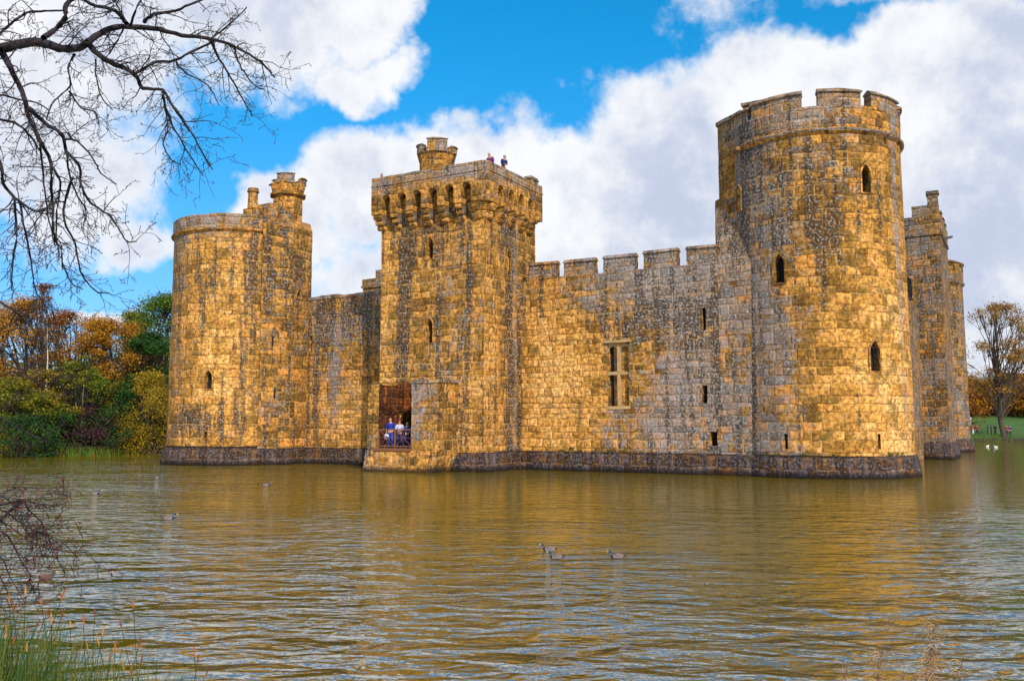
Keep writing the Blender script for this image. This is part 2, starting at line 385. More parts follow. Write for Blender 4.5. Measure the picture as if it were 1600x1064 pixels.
S_par = stone('stone_parapet', [(0, 17.9, 60, .75, .75, 'grey')], h=.5, w=.85, grey0=.0, dark0=.05, clean0=.05)
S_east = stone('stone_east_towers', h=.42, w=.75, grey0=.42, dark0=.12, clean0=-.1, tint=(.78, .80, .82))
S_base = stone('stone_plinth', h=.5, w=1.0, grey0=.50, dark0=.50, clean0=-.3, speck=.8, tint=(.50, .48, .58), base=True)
S_rec_shade = stone('stone_recess_shade', h=.4, w=.7, grey0=-.15, dark0=.5, tint=(.5, .30, .26))  # shade of the doorway recess put into the stone colour

def leafcloud_(mb, c, r, rnd):
    for _ in range(26):
        p = Vector(c)+Vector((rnd.gauss(0, r), rnd.gauss(0, r*.6), rnd.gauss(0, r*.7))); a = Vector((rnd.gauss(0, 1), rnd.gauss(0, 1), rnd.gauss(0, 1))).normalized()*.04; b_ = a.cross(Vector((.3, .5, .8))).normalized()*.025
        b0 = len(mb.v)
        for q in (p-a, p+b_, p+a, p-b_): mb.vert(q)
        mb.face((b0, b0+1, b0+2, b0+3))
def arch_poly(w, z0, z1, pointed=True, n=5):
    r = []
    hw = w/2; zs = z1-w*(.95 if pointed else .5)
    pts = [(-hw, z0), (hw, z0), (hw, zs)]
    for i in range(1, n):
        a = i/n
        if pointed: pts.append((hw*math.cos(a*math.pi/2)**1.0*1.0 if False else hw*(1-a**1.7), zs+(z1-zs)*(a**.8)))
        else: pts.append((hw*math.cos(a*math.pi/2), zs+(z1-zs)*math.sin(a*math.pi/2)))
    pts.append((0, z1))
    m = [(-x, z) for (x, z) in pts[2:-1]]
    return pts+m[::-1]
def arch_cut(cx, cy, dirx, diry, w, z0, z1, depth, out=.6, pointed=True, rect=False):
    # cutter: arch prism whose axis points inwards (dirx, diry) from the wall face point (cx, cy)
    c = MB(); poly = [(-w/2, z0), (w/2, z0), (w/2, z1), (-w/2, z1)] if rect else arch_poly(w, z0, z1, pointed)
    tx, ty = -diry, dirx
    n = len(poly)
    for off in (-out, depth):
        for (s, z) in poly: c.vert((cx+dirx*off-tx*s, cy+diry*off-ty*s, z))
    c.face(range(n)); c.face(reversed(range(n, 2*n)))
    for i in range(n):
        j = (i+1) % n; c.face((i, n+i, n+j, j))
    return c
def window_obj(parent, cx, cy, dirx, diry, w, z0, z1, depth, mat, rect=False, name='window', frame=.10, tall_half=True):
    # dark opening deep in the recess and a dressed stone surround standing slightly proud of the wall
    c = MB(); tx, ty = -diry, dirx
    poly = [(-w/2, z0), (w/2, z0), (w/2, z1), (-w/2, z1)] if rect else arch_poly(w, z0, z1)
    def P(s, off, z): return (cx+dirx*off-tx*s, cy+diry*off-ty*s, z)
    d1 = depth-.05
    ids = [c.vert(P(s, d1, z)) for (s, z) in poly]; c.face(ids, 1)
    if frame:
        zc = (z0+z1)/2
        outer = [(s*(1+2*frame/w), z1+frame*1.4 if abs(z-z1) < 1e-6 else (z0-frame*.6 if z == z0 else z+frame*.5)) for (s, z) in poly]
        n = len(poly); pr = -.05
        for i in range(n):
            j = (i+1) % n
            a = [c.vert(P(poly[i][0], pr, poly[i][1])), c.vert(P(poly[j][0], pr, poly[j][1])), c.vert(P(outer[j][0], pr, outer[j][1])), c.vert(P(outer[i][0], pr, outer[i][1]))]
            c.face(a, 0)
            e = [c.vert(P(outer[i][0], .12, outer[i][1])), c.vert(P(outer[j][0], .12, outer[j][1]))]
            c.face([a[3], a[2], e[1], e[0]], 0)
            e = [c.vert(P(poly[i][0], .2, poly[i][1])), c.vert(P(poly[j][0], .2, poly[j][1]))]
            c.face([a[0], e[0], e[1], a[1]], 0)
        # sloping sill
        c.prism([(0, 0), (1, 0), (1, 1), (0, 1)], 0, 0)if False else None
    o = c.build(name, [mat, DARK], parent); return o

# ---- right corner tower
def az_pt(azd, D): return Vector((math.sin(R(azd))*D, math.cos(R(azd))*D, 0))
CR = loc(az_pt(18.85, 53.2)); RB, RT = 4.90, 4.72
NSEG = 88
def drum(name, C, rb, rt, ztop, mat, parent, jit=.035):
    m = MB(); prof = []
    nz = int(ztop/.55)
    for i in range(nz+1): f = i/nz; prof.append((rb+(rt-rb)*f, -1.0+(ztop+1.0)*f))
    b, n = m.revolve(C.x, C.y, prof, NSEG)
    m.face(list(reversed(range(b, b+n)))); m.face(list(range(b+(len(prof)-1)*n, b+len(prof)*n)))
    return m.build(name, mat, parent, uv=(C.x, C.y, (rb+rt)/2))
def view_ang(C, thdeg):                # local polar angle of the wall point thdeg to the right of the camera direction
    c = loc(Vector((0, 0, 0))); a = math.atan2(c.y-C.y, c.x-C.x); return math.degrees(a)+thdeg
def px_ang(C, Rr, px, py):             # local polar angle of the near wall point seen at a pixel, and its z
    r = ray(px, py); o = loc(Vector((0, 0, CAMH))); d = Vector((r.dot(UR), r.dot(UI), r.z))
    ox, oy = o.x-C.x, o.y-C.y; a = d.x**2+d.y**2; b_ = 2*(ox*d.x+oy*d.y); c = ox*ox+oy*oy-Rr*Rr; D = b_*b_-4*a*c
    tt = (-b_-math.sqrt(D))/(2*a) if D > 0 else -b_/(2*a)
    x, y = ox+d.x*tt, oy+d.y*tt; return math.degrees(math.atan2(y, x)), o.z+d.z*tt

def plinth_ring(name, C, r0, r1, z1, parent):
    m = MB(); b, n = m.revolve(C.x, C.y, [(r0+.03, -1), (r0, 0), (r0-.02, .35), ((r0+r1)/2+.03, z1*.75), (r1+.10, z1), (r1-.15, z1+.16)], NSEG)
    return m.build(name, S_base, parent, uv=(C.x, C.y, r0), jit=.03)

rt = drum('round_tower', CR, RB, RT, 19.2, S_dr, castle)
tag(rt, 'tallest and nearest round corner tower, at the right end of the front wall')
cuts = []; wins = []
def rwin(C, Rr, px, pt, pb, w, store, depth=.7, rect=False, frame=.1):
    a, z1 = px_ang(C, Rr, px, pt); _, z0 = px_ang(C, Rr, px, pb)
    cx, cy = C.x+Rr*math.cos(R(a)), C.y+Rr*math.sin(R(a)); dx_, dy_ = -math.cos(R(a)), -math.sin(R(a))
    store[0].append(arch_cut(cx, cy, dx_, dy_, w, z0, z1, depth, rect=rect)); store[1].append((cx, cy, dx_, dy_, w, z0, z1, depth, rect, frame))
st = (cuts, wins)
rwin(CR, 4.76, 1352, 257, 301, .52, st, .55); rwin(CR, 4.8, 1217, 397, 442, .56, st, .6); rwin(CR, 4.84, 1366, 532, 580, .58, st, .55)
rwin(CR, 4.77, 1154, 290, 330, .42, st, .5, frame=.06); rwin(CR, 4.88, 1228, 678, 702, .20, st, .5, True, 0); rwin(CR, 4.88, 1374, 678, 701, .16, st, .5, True, 0)
rwin(CR, 4.83, 1152, 541, 584, .14, st, .5, True, 0)
boolean(rt, cuts)
for w_ in wins: window_obj(rt, *w_[:8], S_dr, rect=w_[8], frame=w_[9])
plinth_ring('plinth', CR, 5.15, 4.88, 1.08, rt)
m = MB(); m.revolve(CR.x, CR.y, [(4.72, 17.85), (4.92, 18.0), (4.94, 18.12), (4.82, 18.2), (4.72, 18.22)], NSEG); m.build('string_course', S_par, rt, uv=(CR.x, CR.y, 4.8), jit=.02)
m = MB(); m.revolve(CR.x, CR.y, [(4.75, 18.2), (4.80, 19.3), (4.78, 19.38), (4.2, 19.38), (4.2, 19.1)], NSEG)
tag(m.build('parapet', S_dr, rt, uv=(CR.x, CR.y, 4.8), jit=.03))
def merlons(C, ro, spans, z0, z1, parent, mat, zt=None, th=.55):
    for i, (a0, a1, dz_) in enumerate(spans):
        m = MB(); v0 = view_ang(C, 0); n = max(3, int((a1-a0)/3)); zt_ = z1+dz_
        m.arcblock(C.x, C.y, ro-th, ro-.01, v0+a0, v0+a1, z0, zt_-.28, n)
        m.arcblock(C.x, C.y, ro-th-.02, ro+.10, v0+a0-.6, v0+a1+.6, zt_-.278, zt_, n, zi=zt_-.18, zo=zt_-.20)
        m.build('merlon', mat, parent, uv=(C.x, C.y, ro), jit=.035)
MR = stone('stone_merlon', h=.46, w=.8, grey0=.62, dark0=.10, clean0=-.1)
spans = [(-39, -4.9, 0), (5.2, 32.5, .02), (40.5, 70, .0), (-58, -43, -.12), (-84, -64, -.35), (82, 112, 0), (124, 152, 0), (164, 196, 0), (208, 240, 0)]
merlons(CR, 4.80, spans, 19.30, 20.36, rt, MR)
# stone spouts under the parapet
for a in (-50, 52):
    v0 = view_ang(CR, a); m = MB(); c, s = math.cos(R(v0)), math.sin(R(v0))
    m.tube([(CR.x+4.6*c, CR.y+4.6*s, 18.0), (CR.x+5.15*c, CR.y+5.15*s, 17.95)], [.15, .12], 8)
    m.build('water_spout', MR, rt)
# stair turret rising behind, where the tower meets the curtain wall
pc_ = loc(Vector((0, 0, CAMH)))
def turret_face(pxl, zz):              # straight wall running on from the drum, tangent to it, out to a given line of sight
    ax_, ay_ = 7.3-CR.x, -math.sqrt(RT**2-(7.3-CR.x)**2); tx_, ty_ = ay_/RT, -ax_/RT
    best = None
    for k in range(400):
        q = k*.02; g = glob(7.3+tx_*q, CR.y+ay_+ty_*q, zz); v = g-Vector((0, 0, CAMH)); zc = v.y*math.cos(PITCH)+v.z*math.sin(PITCH)
        if 800+FPX*v.x/zc <= pxl: best = q; break
    best = best or 2.5
    return (7.3+.02, CR.y+ay_+.0), (7.3+tx_*best, CR.y+ay_+ty_*best)
m = MB()
for (pxl, za, zb) in ((1118.5, -1, 15.7), (1122.5, 15.7, 20.0)):
    (ax1, ay1), (bx1, by1) = turret_face(pxl, 13 if za < 0 else 18); print('turret', ax1, ay1, bx1, by1)
    m.prism([(ax1, ay1), (ax1+1.2, ay1+1.2), (bx1+1.6, by1+2.6), (bx1, by1+2.2), (bx1, by1)][::1], za, zb, 0, .6)
T_L = (bx1, by1)
tu = m.build('stair_turret', S_dr, rt, jit=.03)
S_bt = stone('stone_turret_foot', [(0, 8, .5, 14, .5, 'dark')], h=.44, w=.76, grey0=.62, dark0=.14)
f_ = turret_face(1118.5, 13)
m = MB(); m.prism([(5.93, -.02), (9.3, -.34), (9.3, 3.2), (5.93, 3.2)], -1, 11.4, 0, .6)
m.prism([(5.93, -.02), (9.3, -.34), (9.3, 3.2), (5.93, 3.2)], 11.402, 15.3, 0, .6, top=[(f_[1][0]+.02, f_[1][1]-.03), (8.3, .02), (9.3, 3.2), (f_[1][0]+.02, f_[1][1]+1.5)])
o = m.build('turret_foot', S_bt, rt, jit=.03)
m = MB(); m.prism([(T_L[0]-.08, T_L[1]-.12), (7.35, ay1-.1), (8.5, ay1+1.2), (T_L[0]+1.6, T_L[1]+2.6), (T_L[0]-.08, T_L[1]+2.2)], 20.0, 20.2, 0, .8); m.build('coping', MR, rt, jit=.03)
m = MB(); m.box(7.3, 8.4, 1.0, 1.6, 20.15, 20.7, 0, .5); m.box(7.2, 8.5, .9, 1.7, 20.7, 20.85, 0, .5); m.build('merlon', MR, rt, jit=.03)

# ---- right curtain wall
cw = MB(); cw.box(-6.9, 6.0, 0, 1.9, -1, 11.70, 0, .6)
cwo = cw.build('curtain_wall', S_cr, castle)
tag(cwo, 'battlemented wall between the square tower and the nearest round tower')
cuts = []; wl = []
def wwin(x, w, z0, z1, y, store, depth=.6, rect=True, frame=0, dirn=(0, 1)):
    store[0].append(arch_cut(x, y, dirn[0], dirn[1], w, z0, z1, depth, rect=rect)); store[1].append((x, y, dirn[0], dirn[1], w, z0, z1, depth, rect, frame))
cuts.append(arch_cut(-.1, 0, 0, 1, 1.32, 3.8, 7.42, .55, rect=True))
st = (cuts, wl)
wwin(5.1, .22, 7.95, 9.2, 0, st); wwin(5.05, .30, 3.9, 4.9, 0, st); wwin(5.5, .42, 1.55, 2.35, 0, st)
boolean(cwo, cuts)
for w_ in wl: window_obj(cwo, *w_[:8], S_cr, rect=w_[8], frame=w_[9])
# four-light window with mullion and transom
m = MB()
S_dress = simple('dressed_stone', (.36, .23, .10), .9, .6, 5)
m.box(-.76, .56, .10, .30, 5.62, 5.80)                        # transom
m.box(-.18, -.02, .06, .36, 3.8, 5.62); m.box(-.18, -.02, .06, .36, 5.80, 7.42)
for (x0, x1) in ((-.76, -.20), (0.0, .56)):                   # arched heads
    xm = (x0+x1)/2; hw = (x1-x0)/2; pts = [(x0, 7.42), (x0, 6.95)]
    for i in range(7):
        a = math.pi*(1-i/6); pts.append((xm+hw*math.cos(a), 6.95+.36*math.sin(a)**.8))
    pts += [(x1, 6.95), (x1, 7.42)]
    b0 = len(m.v)
    for (x, z) in pts: m.vert((x, .12, z))
    for (x, z) in pts: m.vert((x, .30, z))
    k = len(pts); m.face(range(b0, b0+k)); m.face(reversed(range(b0+k, b0+2*k)))
    for i in range(k): j = (i+1) % k; m.face((b0+i, b0+k+i, b0+k+j, b0+j))
m.box(-.95, .75, -.14, .0, 7.50, 7.64); m.box(-.86, .66, -.06, .06, 3.62, 3.79)
m.box(-.50, .56, .34, .53, 3.8, 7.42, 1); m.box(-.76, -.50, .47, .53, 3.8, 7.42, 2)
wn_ = m.build('window', [S_dress, S_co, DARK], cwo, jit=.008); tag(wn_, 'tall four light window with stone mullion and transom')
def straight_merlon(x0, x1, y0, y1, z0, z1, parent, mat, cope=.2):
    m = MB(); m.box(x0, x1, y0, y1, z0, z1-cope, 0, .4)
    m.prism([(x0-.06, y0-.10), (x1+.06, y0-.10), (x1+.06, y1+.06), (x0-.06, y1+.06)], z1-cope+.002, z1, 0, None, top=[(x0-.02, y0+.1), (x1+.02, y0+.1), (x1+.02, y1-.1), (x0-.02, y1-.1)])
    return m.build('merlon', mat, parent, jit=.04)
for (p0, p1, yt) in ((826, 868, 409), (881, 928, 404), (942, 991, 397), (1005, 1057, 389), (1072, 1119, 382)):
    x0, _ = onwall(p0, yt, 0); x1, z = onwall((p0+p1)/2, yt, 0); x1 = onwall(p1, yt, 0)[0]
    straight_merlon(x0, x1, .02, .55, 11.68, min(z, 13.0), cwo, MR)
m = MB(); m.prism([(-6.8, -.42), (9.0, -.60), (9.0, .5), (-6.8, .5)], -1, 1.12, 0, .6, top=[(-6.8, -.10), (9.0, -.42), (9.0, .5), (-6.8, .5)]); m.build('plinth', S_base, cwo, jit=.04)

# ---- left curtain wall
m = MB(); m.box(-25.4, -14.3, 0, 1.9, -1, 11.65, 0, .6)
clo = m.build('curtain_wall', S_cl, castle); tag(clo, 'plain wall without battlements between the far round tower and the square tower')
cuts = []; wl = []; st = (cuts, wl)
wwin(-23.9, .26, 7.9, 9.1, 0, st)
boolean(clo, cuts)
for w_ in wl: window_obj(clo, *w_[:8], S_cl, rect=w_[8], frame=w_[9])
random.seed(3); x = -25.3
while x < -14.5:                        # broken capping stones
    w_ = random.uniform(.7, 1.6); m = MB(); m.box(x, min(x+w_, -14.4), -.05, .75, 11.64, 11.64+random.uniform(.08, .30), 0, .5); m.build('coping_stone', MR, clo, jit=.05); x += w_+random.uniform(0, .12)
m = MB(); m.prism([(-26, -.45), (-14.2, -.45), (-14.2, .5), (-26, .5)], -1, 1.12, 0, .6, top=[(-26, -.12), (-14.2, -.12), (-14.2, .5), (-26, .5)]); m.build('plinth', S_base, clo, jit=.04)

# ---- square gate tower
X0, X1, YF, YB = -14.5, -6.86, -3.94, 2.4
m = MB(); m.box(X0, X1, YF, YB, -1, 17.0, 0, .6)
for i, f in enumerate(m.f):
    pass
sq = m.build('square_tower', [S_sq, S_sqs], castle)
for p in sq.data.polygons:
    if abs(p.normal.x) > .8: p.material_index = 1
# side face uv runs along y
ul = sq.data.uv_layers[0]
for p in sq.data.polygons:
    if p.material_index == 1:
        for li in p.loop_indices:
            c = sq.data.vertices[sq.data.loops[li].vertex_index].co; ul.data[li].uv = (-c.y*-1, c.z)
tag(sq, 'square gate tower with a corbelled parapet in the middle of the front wall')
cuts = []; wl = []; st = (cuts, wl)
wwin(-10.76, .50, 12.8, 14.15, YF, st, .6, False, .08); wwin(-10.76, .50, 7.65, 9.2, YF, st, .6, False, .08)
ys, _ = onside(795, 400, X1)
wwin(X1, .38, 12.0, 13.9, YF, st, .3, False, .06); wl.pop(); cuts.pop()
cuts.append(arch_cut(X1, ys, -1, 0, .42, 11.6, 13.6, .35)); wl.append((X1, ys, -1, 0, .42, 11.6, 13.6, .35, False, .07))
# doorway at the back of the forebuilding
cuts.append(arch_cut(-12.25, YF, 0, 1, 1.7, 1.5, 3.9, .9)); boolean(sq, cuts)
for w_ in wl: window_obj(sq, *w_[:8], S_sq, rect=w_[8], frame=w_[9])
m = MB(); idx = [m.vert((-12.25-s, YF+.8, z)) for (s, z) in arch_poly(1.7, 1.5, 3.9)]; m.face(idx)
m.build('doorway', simple('dark_wood', (.03, .018, .01)), sq)
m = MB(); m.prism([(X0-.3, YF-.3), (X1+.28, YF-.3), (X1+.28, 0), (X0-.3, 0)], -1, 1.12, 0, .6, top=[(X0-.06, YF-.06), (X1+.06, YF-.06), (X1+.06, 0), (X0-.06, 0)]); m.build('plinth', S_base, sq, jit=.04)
# forebuilding: two side walls and a platform between them
PF = -6.1
x_l0, x_l1 = onwall(573, 660, PF)[0], onwall(590, 660, PF)[0]
x_r0, x_r1 = onwall(643, 660, PF)[0], onwall(683, 660, PF)[0]
S_pr = stone('stone_forebuilding', [(x_r0+.6, 4.6, 1.6, 1.2, .8, 'grey'), (x_r0+.2, 2.5, .5, 3, .4, 'grey')], h=.46, w=.75, grey0=.0, dark0=.05, clean0=.0)
MR2 = stone('stone_pier_cap', h=.5, w=.8, grey0=.5, dark0=.35)
m = MB(); m.box(x_r0, x_r1, PF, YF+.02, 1.2, 5.15, 0, .45); o = m.build('forebuilding_pier', S_pr, sq, jit=.045); tag(o, 'taller pier right of the doorway recess')
m = MB(); m.prism([(x_r0-.06, PF-.08), (x_r1+.08, PF-.08), (x_r1+.08, YF), (x_r0-.06, YF)], 5.14, 5.34, 0, .5, top=[(x_r0, PF+.2), (x_r1, PF+.2), (x_r1, YF), (x_r0, YF)]); m.build('coping', MR2, sq, jit=.05)
m = MB(); m.box(x_l0, x_l1, PF+.1, YF+.02, 1.2, 5.1, 0, .45); o = m.build('forebuilding_pier', [S_pr, S_rec_shade], sq, jit=.045)
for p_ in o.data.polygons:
    if p_.normal.x > .7: p_.material_index = 1  # inner face coloured as if in shade
tag(o, 'narrow pier left of the doorway recess')
m = MB(); m.box(x_l1-.02, x_r0+.3, YF-.16, YF+.02, 3.55, 5.3, 0, .45); m.build('recess_shade_slab', S_rec_shade, sq, jit=.05)  # thin slab on the recess back, shade painted in its colour
xb0, xb1 = onwall(563, 735, PF-.25)[0], onwall(661, 738, PF-.25)[0]
m = MB(); m.prism([(xb0, PF-.25), (xb1, PF-.25), (xb1, YF+.1), (xb0, YF+.1)], -1, 1.2, 0, .5, top=[(x_l0-.05, PF-.02), (x_r1+.03, PF-.02), (x_r1+.03, YF+.1), (x_l0-.05, YF+.1)])
m.build('plinth', stone('stone_forebase', [(x_l1+.6, .6, .9, 1, .5, 'clean')], h=.45, w=.7, grey0=.15, dark0=.12, speck=1.3, base=True), sq, jit=.05)
FLOOR = 1.34
WOODM = simple('railing_wood', (.16, .065, .025), .7, .35, 20)
m = MB()
for i in range(8):
    a = x_l1+.03+(x_r0-x_l1-.06)*i/8; m.box(a, a+(x_r0-x_l1-.06)/8-.02, PF+.0, YF+.6, 1.22, FLOOR)
m.box(x_l1-.25, x_r0, PF-.10, PF-.0, 1.2, FLOOR+.02)
m.build('platform', WOODM, sq)

# corbelled (machicolated) parapet
OY, OX1, OX0 = -4.6, -6.32, -14.84
ZA, ZS, ZP = 14.95, 15.85, 18.2       # corbel foot, band underside, parapet top
m = MB(); step = .5
m.prism([(OX0, OY), (OX1-.35, OY), (OX1-.10, OY+.10), (OX1, OY+.35), (OX1, YB), (OX0, YB)], ZS, ZP, 0, step)
par = m.build('parapet', S_par, sq)
cuts = []
ax = [onwall(p, 320-(p-602)*.2, OY)[0] for p in (602.5, 626.5, 650.5, 675.5, 701, 728)]
for a in ax: cuts.append(arch_cut(a, OY, 0, 1, .70, ZS-.3, 17.05, .64, pointed=False))
ay = [onside(p, 305+(p-782)*.55, OX1)[0] for p in (783, 799.5, 815, 829.5)]
for a in ay: cuts.append(arch_cut(OX1, a, -1, 0, .66, ZS-.3, 17.05, .50, pointed=False))
c = MB(); c.box(OX0+.5, OX1-.5, OY+.5, YB-.5, 17.25, ZP+1); cuts.append(c)    # open roof behind the parapet
c = MB(); c.box(OX0-1, OX0+1.2, YB-.55, YB+1, 17.8, ZP+1); cuts.append(c)
boolean(par, cuts)
m = MB(); m.box(OX0-.02, OX1-.30, OY-.05, OY+.4, 17.62, 17.72, 0, .5); m.box(OX1-.30, OX1+.05, OY+.3, YB, 17.62, 17.72, 0, .5); m.build('string_course', S_par, sq, jit=.02)
# corbels: three stepped rolls
def corbel(px_, py_, dx_, dy_, w, name='corbel'):
    m = MB()
    for k, (o, zt, hh) in enumerate(((.62, ZS+.02, .34), (.44, ZS-.31, .32), (.25, ZS-.62, .30))):
        # rounded nose, extruded sideways
        tx, ty = -dy_, dx_; prof = [(0, zt), (o-.12, zt)]
        for i in range(1, 6):
            a = math.pi/2*(1-i/5*2); prof.append((o-.12+.14*math.cos(a), zt-hh/2+hh/2*math.sin(a)))
        prof.append((0, zt-hh)); b0 = len(m.v); n = len(prof)
        ww = w/2*(1-.06*k)
        for sgn in (-1, 1):
            for (r, z) in prof: m.vert((px_+dx_*r+tx*sgn*ww, py_+dy_*r+ty*sgn*ww, z))
        m.face(range(b0, b0+n)); m.face(reversed(range(b0+n, b0+2*n)))
        for i in range(n): j = (i+1) % n; m.face((b0+i, b0+n+i, b0+n+j, b0+j))
    return m.build(name, S_co, sq, jit=.01)
mids = [(ax[i]+ax[i+1])/2 for i in range(5)]
for a in mids: corbel(a, YF, 0, -1, .44)
midy = [(ay[i]+ay[i+1])/2 for i in range(3)]
for a in midy: corbel(X1, a, 1, 0, .40)
corbel(X1, ay[3]+.55, 1, 0, .5); corbel(X0+.12, YF, 0, -1, .62)
# big rounded corner corbel
m = MB(); m.revolve(X1-.40, YF+.40, [(.45, ZA-.05), (.62, ZA+.02), (.70, ZA+.22), (.70, ZA+.36), (.66, ZA+.42), (.80, ZA+.46), (.90, ZA+.62), (.90, ZA+.84), (.86, ZS+.02), (.3, ZS+.02)], 28)
m.build('corner_corbel', S_co, sq, smooth=False, jit=.01)
# turret on the roof of the square tower
TC = loc(at(683, 240, 54.5)); z0_, z1_ = 17.2, 18.95
def octa(cx, cy, r, rot=22.5, n=8): return [(cx+r*math.cos(R(rot+360/n*i)), cy+r*math.sin(R(rot+360/n*i))) for i in range(n)]
m = MB(); m.prism(octa(TC.x, TC.y, 1.1), 17.0, 18.9, 0, .5); m.prism(octa(TC.x, TC.y, 1.12), 18.9, 19.9-.55, 0, .5, top=octa(TC.x, TC.y, 1.24))
tt_ = m.build('roof_turret', S_sq, sq, jit=.03); tag(tt_, 'small battlemented turret on the roof')
zt2 = at(683, 221, 54.3).z
v0 = math.degrees(math.atan2(loc(Vector((0, 0, 0))).y-TC.y, loc(Vector((0, 0, 0))).x-TC.x))
for (a0, a1, dz_) in ((-30, 30, 0), (-88, -62, -.25), (60, 82, -.35), (110, 150, -.1), (190, 240, -.1)):
    m = MB(); m.arcblock(TC.x, TC.y, .78, 1.25, v0+a0, v0+a1, 19.3, zt2+dz_-.15, 5); m.arcblock(TC.x, TC.y, .76, 1.32, v0+a0-2, v0+a1+2, zt2+dz_-.15, zt2+dz_, 5, zi=zt2+dz_-.1, zo=zt2+dz_-.1); m.build('merlon', MR, sq, jit=.03)
y_, z_ = onside(824, 270, OX1-.2); straight_merlon(OX1-.5, OX1-.02, YB-1.6, YB-.5, ZP-.02, ZP+.4, sq, MR)

# ---- far (left) corner tower
CL = loc(az_pt(-17.03, 68.6)); RL = 4.72
lt = drum('round_tower', CL, RL+.03, RL-.05, 16.35, S_dl, castle)
tag(lt, 'round corner tower at the far left end, with a chimney and a battlemented stair turret')
cuts = []; wins = []; st = (cuts, wins)
rwin(CL, RL, 326, 578, 608, .55, st, .55); rwin(CL, RL, 321, 674, 688, .22, st, .4, True, 0)
boolean(lt, cuts)
for w_ in wins: window_obj(lt, *w_[:8], S_dl, rect=w_[8], frame=w_[9])
zs = at(350, 357.5, 63.9).z; zp = at(350, 332, 63.9).z
m = MB(); m.revolve(CL.x, CL.y, [(RL-.05, zs-.15), (RL+.16, zs), (RL+.17, zs+.1), (RL+.05, zs+.16)], NSEG); m.build('string_course', S_par, lt, uv=(CL.x, CL.y, RL), jit=.02)
m = MB(); m.revolve(CL.x, CL.y, [(RL+.02, zs+.1), (RL+.06, zp-.06), (RL-.15, zp+.02), (RL-.6, zp), (RL-.6, zs)], NSEG); m.build('parapet', S_dl, lt, uv=(CL.x, CL.y, RL), jit=.06)
plinth_ring('plinth', CL, RL+.40, RL+.08, 1.15, lt)
# stair block with the stair turret above it
A1 = px_ang(CL, RL+.05, 407, 450)[0]; pa = (CL.x+(RL+.32)*math.cos(R(A1)), CL.y+(RL+.32)*math.sin(R(A1)))
S_bk = stone('stone_stair_block', [(0, 13, 60, 4, .35, 'dark')], h=.44, w=.72, grey0=.10, dark0=.12, clean0=-.05)
pc = loc(at(456, 500, 64.6)); pb = (pc.x, pc.y); yb_ = onside(487, 420, pc.x)[0]
poly = [pa, pb, (pc.x, yb_), (pa[0]-.3, yb_)]
m = MB(); zA = 16.7; m.prism(poly, -1, zA-.002, 0, .6)
OC = loc(at(449, 351, 67.0)); OC = Vector((OC.x, OC.y, 0))
m.prism(poly, zA, 17.5, 0, .5, top=[(OC.x-1.2, OC.y-1.1), (OC.x+1.1, OC.y-1.1), (OC.x+1.15, OC.y+1.2), (OC.x-1.2, OC.y+1.2)])
sb = m.build('stair_block', S_bk, lt)
cuts = []; wins = []
for (px_, p0, p1, ww) in ((461, 451, 468, .5),):
    y_, z1v = onside(468, p0, pc.x); _, z0v = onside(468, p1, pc.x); cuts.append(arch_cut(pc.x, y_, -1, 0, ww, z0v, z1v, .4)); wins.append((pc.x, y_, -1, 0, ww, z0v, z1v, .4))
boolean(sb, cuts)
for w_ in wins: window_obj(lt, *w_, S_dl, frame=.06)
for (px_, p0, p1) in ((426, 527, 541), (431, 608, 620)):
    r0 = loc(at(px_, p0, 64.9)); a_ = Vector((pb[0]-pa[0], pb[1]-pa[1])).normalized(); f_ = (px_-407)/(456-407)
    q = Vector(pa)*(1-f_)+Vector(pb)*f_; m = MB(); nx, ny = a_.y, -a_.x
    for (s, z) in ((-.07, r0.z-.65), (.07, r0.z-.65), (.07, r0.z), (-.07, r0.z)): m.vert((q.x+a_.x*s+nx*.035, q.y+a_.y*s+ny*.035, z))
    m.face((0, 1, 2, 3)); m.build('arrow_slit', DARK, lt)
m = MB(); m.prism([(pa[0]-.1, pa[1]-.35), (pb[0]+.3, pb[1]-.4), (pb[0]+.3, 0), (pa[0], 0)], -1, 1.12, 0, .6, top=[(pa[0], pa[1]-.05), (pb[0]+.06, pb[1]-.08), (pb[0]+.06, 0), (pa[0], 0)]); m.build('plinth', S_base, lt, jit=.03)
z1 = at(449, 303, 66).z; z2 = at(449, 285, 66).z; z3 = at(449, 270, 66).z
m = MB(); m.prism(octa(OC.x, OC.y, 1.12), 17.2, z1, 0, .5); m.prism(octa(OC.x, OC.y, 1.16), z1+.1, z2, 0, .5, top=octa(OC.x, OC.y, 1.34)); m.prism(octa(OC.x, OC.y, 1.36), z1, z1+.12, 0, .5)
tag(m.build('stair_turret', S_dl, lt, jit=.025), 'octagonal stair turret with a battlemented crown')
v0 = math.degrees(math.atan2(loc(Vector((0, 0, 0))).y-OC.y, loc(Vector((0, 0, 0))).x-OC.x))
for (a0, a1, dz_) in ((-38, 20, 0), (-90, -62, -.7), (58, 84, -.2), (110, 150, -.1), (190, 240, -.1)):
    m = MB(); m.arcblock(OC.x, OC.y, .85, 1.32, v0+a0, v0+a1, z2-.05, z3+dz_-.12, 5); m.arcblock(OC.x, OC.y, .83, 1.40, v0+a0-2, v0+a1+2, z3+dz_-.12, z3+dz_, 5, zi=z3+dz_-.08, zo=z3+dz_-.08); m.build('merlon', MR, lt, jit=.03)
CH = loc(at(395, 320, 65.6)); zt = at(395, 294, 65.4).z
m = MB(); m.box(CH.x-.5, CH.x+.5, CH.y-.4, CH.y+.4, zp-.6, zp+.75, 0, .4); m.revolve(CH.x, CH.y, [(.36, zp+.7), (.33, zt-.35), (.42, zt-.28), (.42, zt-.16), (.36, zt-.12), (.38, zt), (.2, zt)], 14)
m.build('chimney', S_dl, lt, jit=.02)
